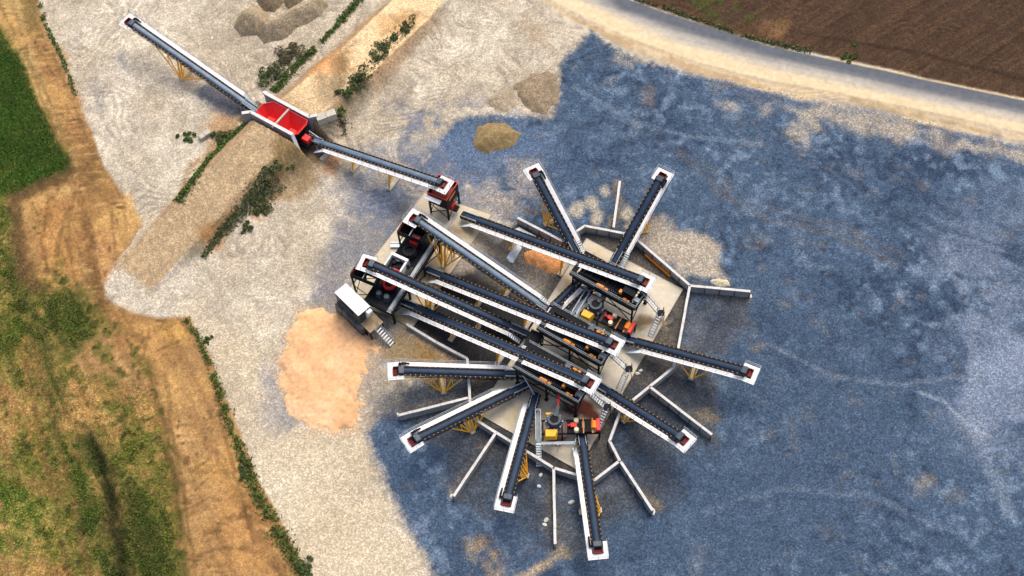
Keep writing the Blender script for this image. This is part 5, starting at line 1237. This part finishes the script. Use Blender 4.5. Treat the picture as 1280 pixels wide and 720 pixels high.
# ================================================================== VEGETATION
def leaves(mb, centre, rx, ry, rz_, n, size, rd):
    for i in range(n):
        u = rd.uniform(0, 2*math.pi); w = rd.uniform(-.25, 1); k = rd.uniform(.45, 1)**.6
        s_ = math.sqrt(max(0, 1-w*w)); p = Vector((centre[0]+rx*k*s_*math.cos(u), centre[1]+ry*k*s_*math.sin(u), centre[2]+rz_*k*w))
        if p.z < .02: p.z = .02+rd.random()*.1
        a = Vector((rd.uniform(-1,1), rd.uniform(-1,1), rd.uniform(-.5,.7))).normalized()*size*rd.uniform(.6,1.3); b_ = a.cross(Vector((rd.uniform(-1,1), rd.uniform(-1,1), rd.uniform(-1,1)))).normalized()*size*.45
        mb.add([p-a*.5, p+b_, p+a*.6, p-b_], [(0,1,2,3)])
def shrub(px, py, r_, h, label, mt='leaf_dark', seed=0, n=420, group='shrubs on the embankment', stretch=1.0, ang=0.0):
    rd = random.Random(seed); c = at(px, py, 0)
    for _ in range(2): c = at(px, py, ground_z(c.x, c.y))
    e = empty('shrub', (c.x, c.y, ground_z(c.x, c.y)-.05), ang, label, 'shrub', group)
    m = MB(); k = max(5, int(r_*6))
    for i in range(k):
        t = rd.uniform(0, 6.28); rr = r_*rd.uniform(.1,1.0)
        leaves(m, (rr*math.cos(t)*stretch, rr*math.sin(t), h*rd.uniform(.1,.55)), r_*rd.uniform(.16,.42)*stretch**.5, r_*rd.uniform(.16,.42), h*rd.uniform(.2,.5), n//k, .28, rd)
    m.build('foliage', mt, e, fix=False)
    m = MB()
    for i in range(4):
        t = rd.uniform(0, 6.28); m.cyl((0,0,0), (r_*.5*math.cos(t), r_*.5*math.sin(t), h*.6), .06, .02, n=5)
    m.build('stem', 'bark', e); return e
aU = wdir((220,250),(312,155))
SH = [(335,97,2.6,1.5,'dark bushy shrub just above the red hopper','leaf_dark',1.2), (365,68,2.8,1.2,'brownish dry shrub on the pale gravel left of the haul road','leaf_dry',1.3), (450,100,2.4,1.5,'dark shrub on the right slope of the haul road, nearest the hopper','leaf_dark',1.3),
      (431,119,1.6,1.2,'dark rounded shrub below the others on the right slope','leaf_dark',1.0), (476,62,1.9,1.2,'olive shrub halfway up the right slope of the haul road','leaf_dark',1.6), (506,38,1.8,1.1,'dark shrub highest on the right slope of the haul road','leaf_dark',1.8),
      (236,173,1.3,.9,'green weedy shrub left of the small white blocks','leaf_green',1.2), (222,170,.6,.5,'tiny weed tuft left of the weedy shrub','leaf_green',1), (275,170,1.9,1.0,'dark shrub right of the small white blocks','leaf_dark',1.5), (344,213,1.5,.9,'low green shrub under the lower hopper wall','leaf_dark',1.4),
      (354,214,.7,.6,'small round green bush on the bare slope','leaf_green',1), (366,212,.9,.5,'small faint bush on the orange slope','leaf_green',1.3), (325,262,1.7,.9,'green shrub at the foot of the lower slope','leaf_dark',1.2), (308,284,1.3,.7,'straggly bush at the edge of the pale gravel','leaf_dark',1.2), (428,142,1.0,.7,'small bush above the concrete blocks','leaf_green',1.2),
      (424,150,.7,.6,'tiny bush beside the concrete blocks','leaf_dark',1), (304,588,1.4,1.0,'lone dark bush left of the green verge','leaf_dark',1.1), (260,424,.9,.6,'small green bush where the verge begins','leaf_green',1.0), (362,186,1.8,.9,'dark shrub in the shade of the lower hopper wall','leaf_dark',1.2), (1062,69,1.3,.5,'green clump on the verge of the ploughed field','leaf_green',2.2), (380,711,1.8,1.0,'dark shrub at the bottom end of the verge','leaf_dark',1.2)]
for i, (px, py, r_, h, lab, mt, stc) in enumerate(SH): shrub(px, py, r_, h, lab, mt, 400+i, n=int(200+170*r_*r_), stretch=stc, ang=aU)
# weeds growing in strips: nobody could count these
def weed_strip(name, pts, width, h, dens, mt, label, seed, size=.34, gap=.28):
    rd = random.Random(seed); W_ = [at(a, b, 0) for a, b in pts]
    for k in range(len(W_)): 
        for _ in range(3): W_[k] = at(pts[k][0], pts[k][1], ground_z(W_[k].x, W_[k].y))
    m = MB()
    for i in range(len(W_)-1):
        a, b_ = W_[i], W_[i+1]; L = (b_-a).length; d = (b_-a).normalized(); n_ = Vector((-d.y, d.x, 0))
        wa = width if not isinstance(width, (list, tuple)) else width[i]
        for k in range(int(L*wa*dens)):
            t = rd.random(); la = rd.gauss(0, .32)*wa; p = a.lerp(b_, t)+n_*la
            if vnoise(np.array([p.x/1.1]), np.array([p.y/1.1]), seed)[0] < gap: continue
            gz = ground_z(p.x, p.y); hh_ = h*rd.uniform(.1,1)*max(.25, 1-abs(la)/wa)
            q = Vector((p.x, p.y, gz+hh_)); s_ = size*rd.uniform(.6,1.3)
            u_ = Vector((rd.uniform(-1,1), rd.uniform(-1,1), rd.uniform(-.2,.9))).normalized()*s_; v_ = u_.cross(Vector((rd.uniform(-1,1), rd.uniform(-1,1), rd.uniform(-1,1)))).normalized()*s_*.4
            m.add([q-u_*.5, q+v_, q+u_*.6, q-v_], [(0,1,2,3)])
    return tag(m.build(name, mt, fix=False), label, 'weeds', None, 'stuff')
weed_strip('roadside_weeds', [(222,252),(240,228),(262,200),(285,176),(312,155)], 1.7, .7, 75, 'leaf_green', 'bright green weed strip along the left edge of the lower haul road', 501, gap=.08)
weed_strip('roadside_weeds', [(342,116),(365,88),(395,60),(412,42),(425,28),(452,-4)], [1.6,1.5,.9,.9,1.3], .7, 70, 'leaf_green', 'bright green weed strip along the left edge of the upper haul road', 502, gap=.14)
weed_strip('roadside_weeds', [(253,322),(272,298),(292,272),(312,246),(334,222)], [1.2,1.4,1.7,2.2], .7, 55, 'leaf_dark', 'dark weed strip below the right edge of the haul road', 503, gap=.1)
weed_strip('slope_weeds', [(345,218),(330,240),(318,262)], 4.0, .6, 22, 'leaf_dark', 'scattered weeds on the bare slope below the hopper', 504)
weed_strip('verge_weeds', [(232,398),(250,425),(262,455),(275,490),(288,530),(305,575),(322,620),(340,650),(356,680),(384,722)], [1.0,1.0,1.3,1.5,1.5,1.7,2.0,2.2,2.0], .7, 42, 'leaf_green', 'green weed verge between bare earth and pale gravel', 505)
weed_strip('verge_weeds', [(48,-5),(56,30),(72,60),(80,78),(95,120)], .8, .5, 40, 'leaf_green', 'thin weed line at the upper left edge of the gravel', 506)
weed_strip('verge_weeds', [(792,-1),(832,11),(882,28),(932,45),(982,58),(1014,65)], .9, .4, 40, 'leaf_dark', 'dark weed verge between the road and the ploughed field', 507)
weed_strip('slope_weeds', [(440,112),(455,90),(480,60),(506,35)], 2.6, .5, 16, 'leaf_dark', 'thin scattered weeds on the right slope of the upper haul road', 508)
weed_strip('slope_weeds', [(425,142),(430,160),(438,165)], 2.6, .4, 20, 'leaf_dry', 'dry weeds round the concrete blocks', 509)
# grass blades over the green parts of the field
gsc = colr[..., 1]/(colr[..., 0]+1e-4)-1+(n_fine-.5)*.5+(n_sm-.5)*.4
gm = (gsc > .05) & (dLeft < -0.4)
jj, ii_ = np.nonzero(gm); sel = rng.choice(len(jj), min(len(jj), 70000), replace=False)
tx = X[jj[sel], ii_[sel]]+rng.uniform(-.15,.15,len(sel)); ty = Y[jj[sel], ii_[sel]]+rng.uniform(-.15,.15,len(sel)); tz = hgt[jj[sel], ii_[sel]]
tc_ = colr[jj[sel], ii_[sel]]
vs_, cs_, qs_ = [], [], []
for k in range(2):
    an = rng.uniform(0, 2*math.pi, len(sel)); hgt_t = rng.uniform(.06,.26,len(sel)); wd = rng.uniform(.06,.16,len(sel)); ln = rng.uniform(.0,.3,len(sel))
    dx, dy = np.cos(an), np.sin(an)
    v0 = np.stack([tx-dx*wd, ty-dy*wd, tz-.03], -1); v1 = np.stack([tx+dx*wd, ty+dy*wd, tz-.03], -1)
    v2 = np.stack([tx+dx*wd*.4-dy*ln, ty+dy*wd*.4+dx*ln, tz+hgt_t], -1); v3 = np.stack([tx-dx*wd*.4-dy*ln, ty-dy*wd*.4+dx*ln, tz+hgt_t], -1)
    vs_.append(np.stack([v0,v1,v2,v3], 1).reshape(-1,3)); cs_.append(np.repeat(np.concatenate([tc_, np.ones((len(sel),1))], -1), 4, 0))
vv = np.vstack(vs_); me = mesh_np('field_grass', vv, np.arange(len(vv)).reshape(-1,4), np.vstack(cs_), 'grass_tuft')
o = bpy.data.objects.new('field_grass', me); COL.objects.link(o); tag(o, 'green grass growing in patches over the left field', 'grass', None, 'stuff')
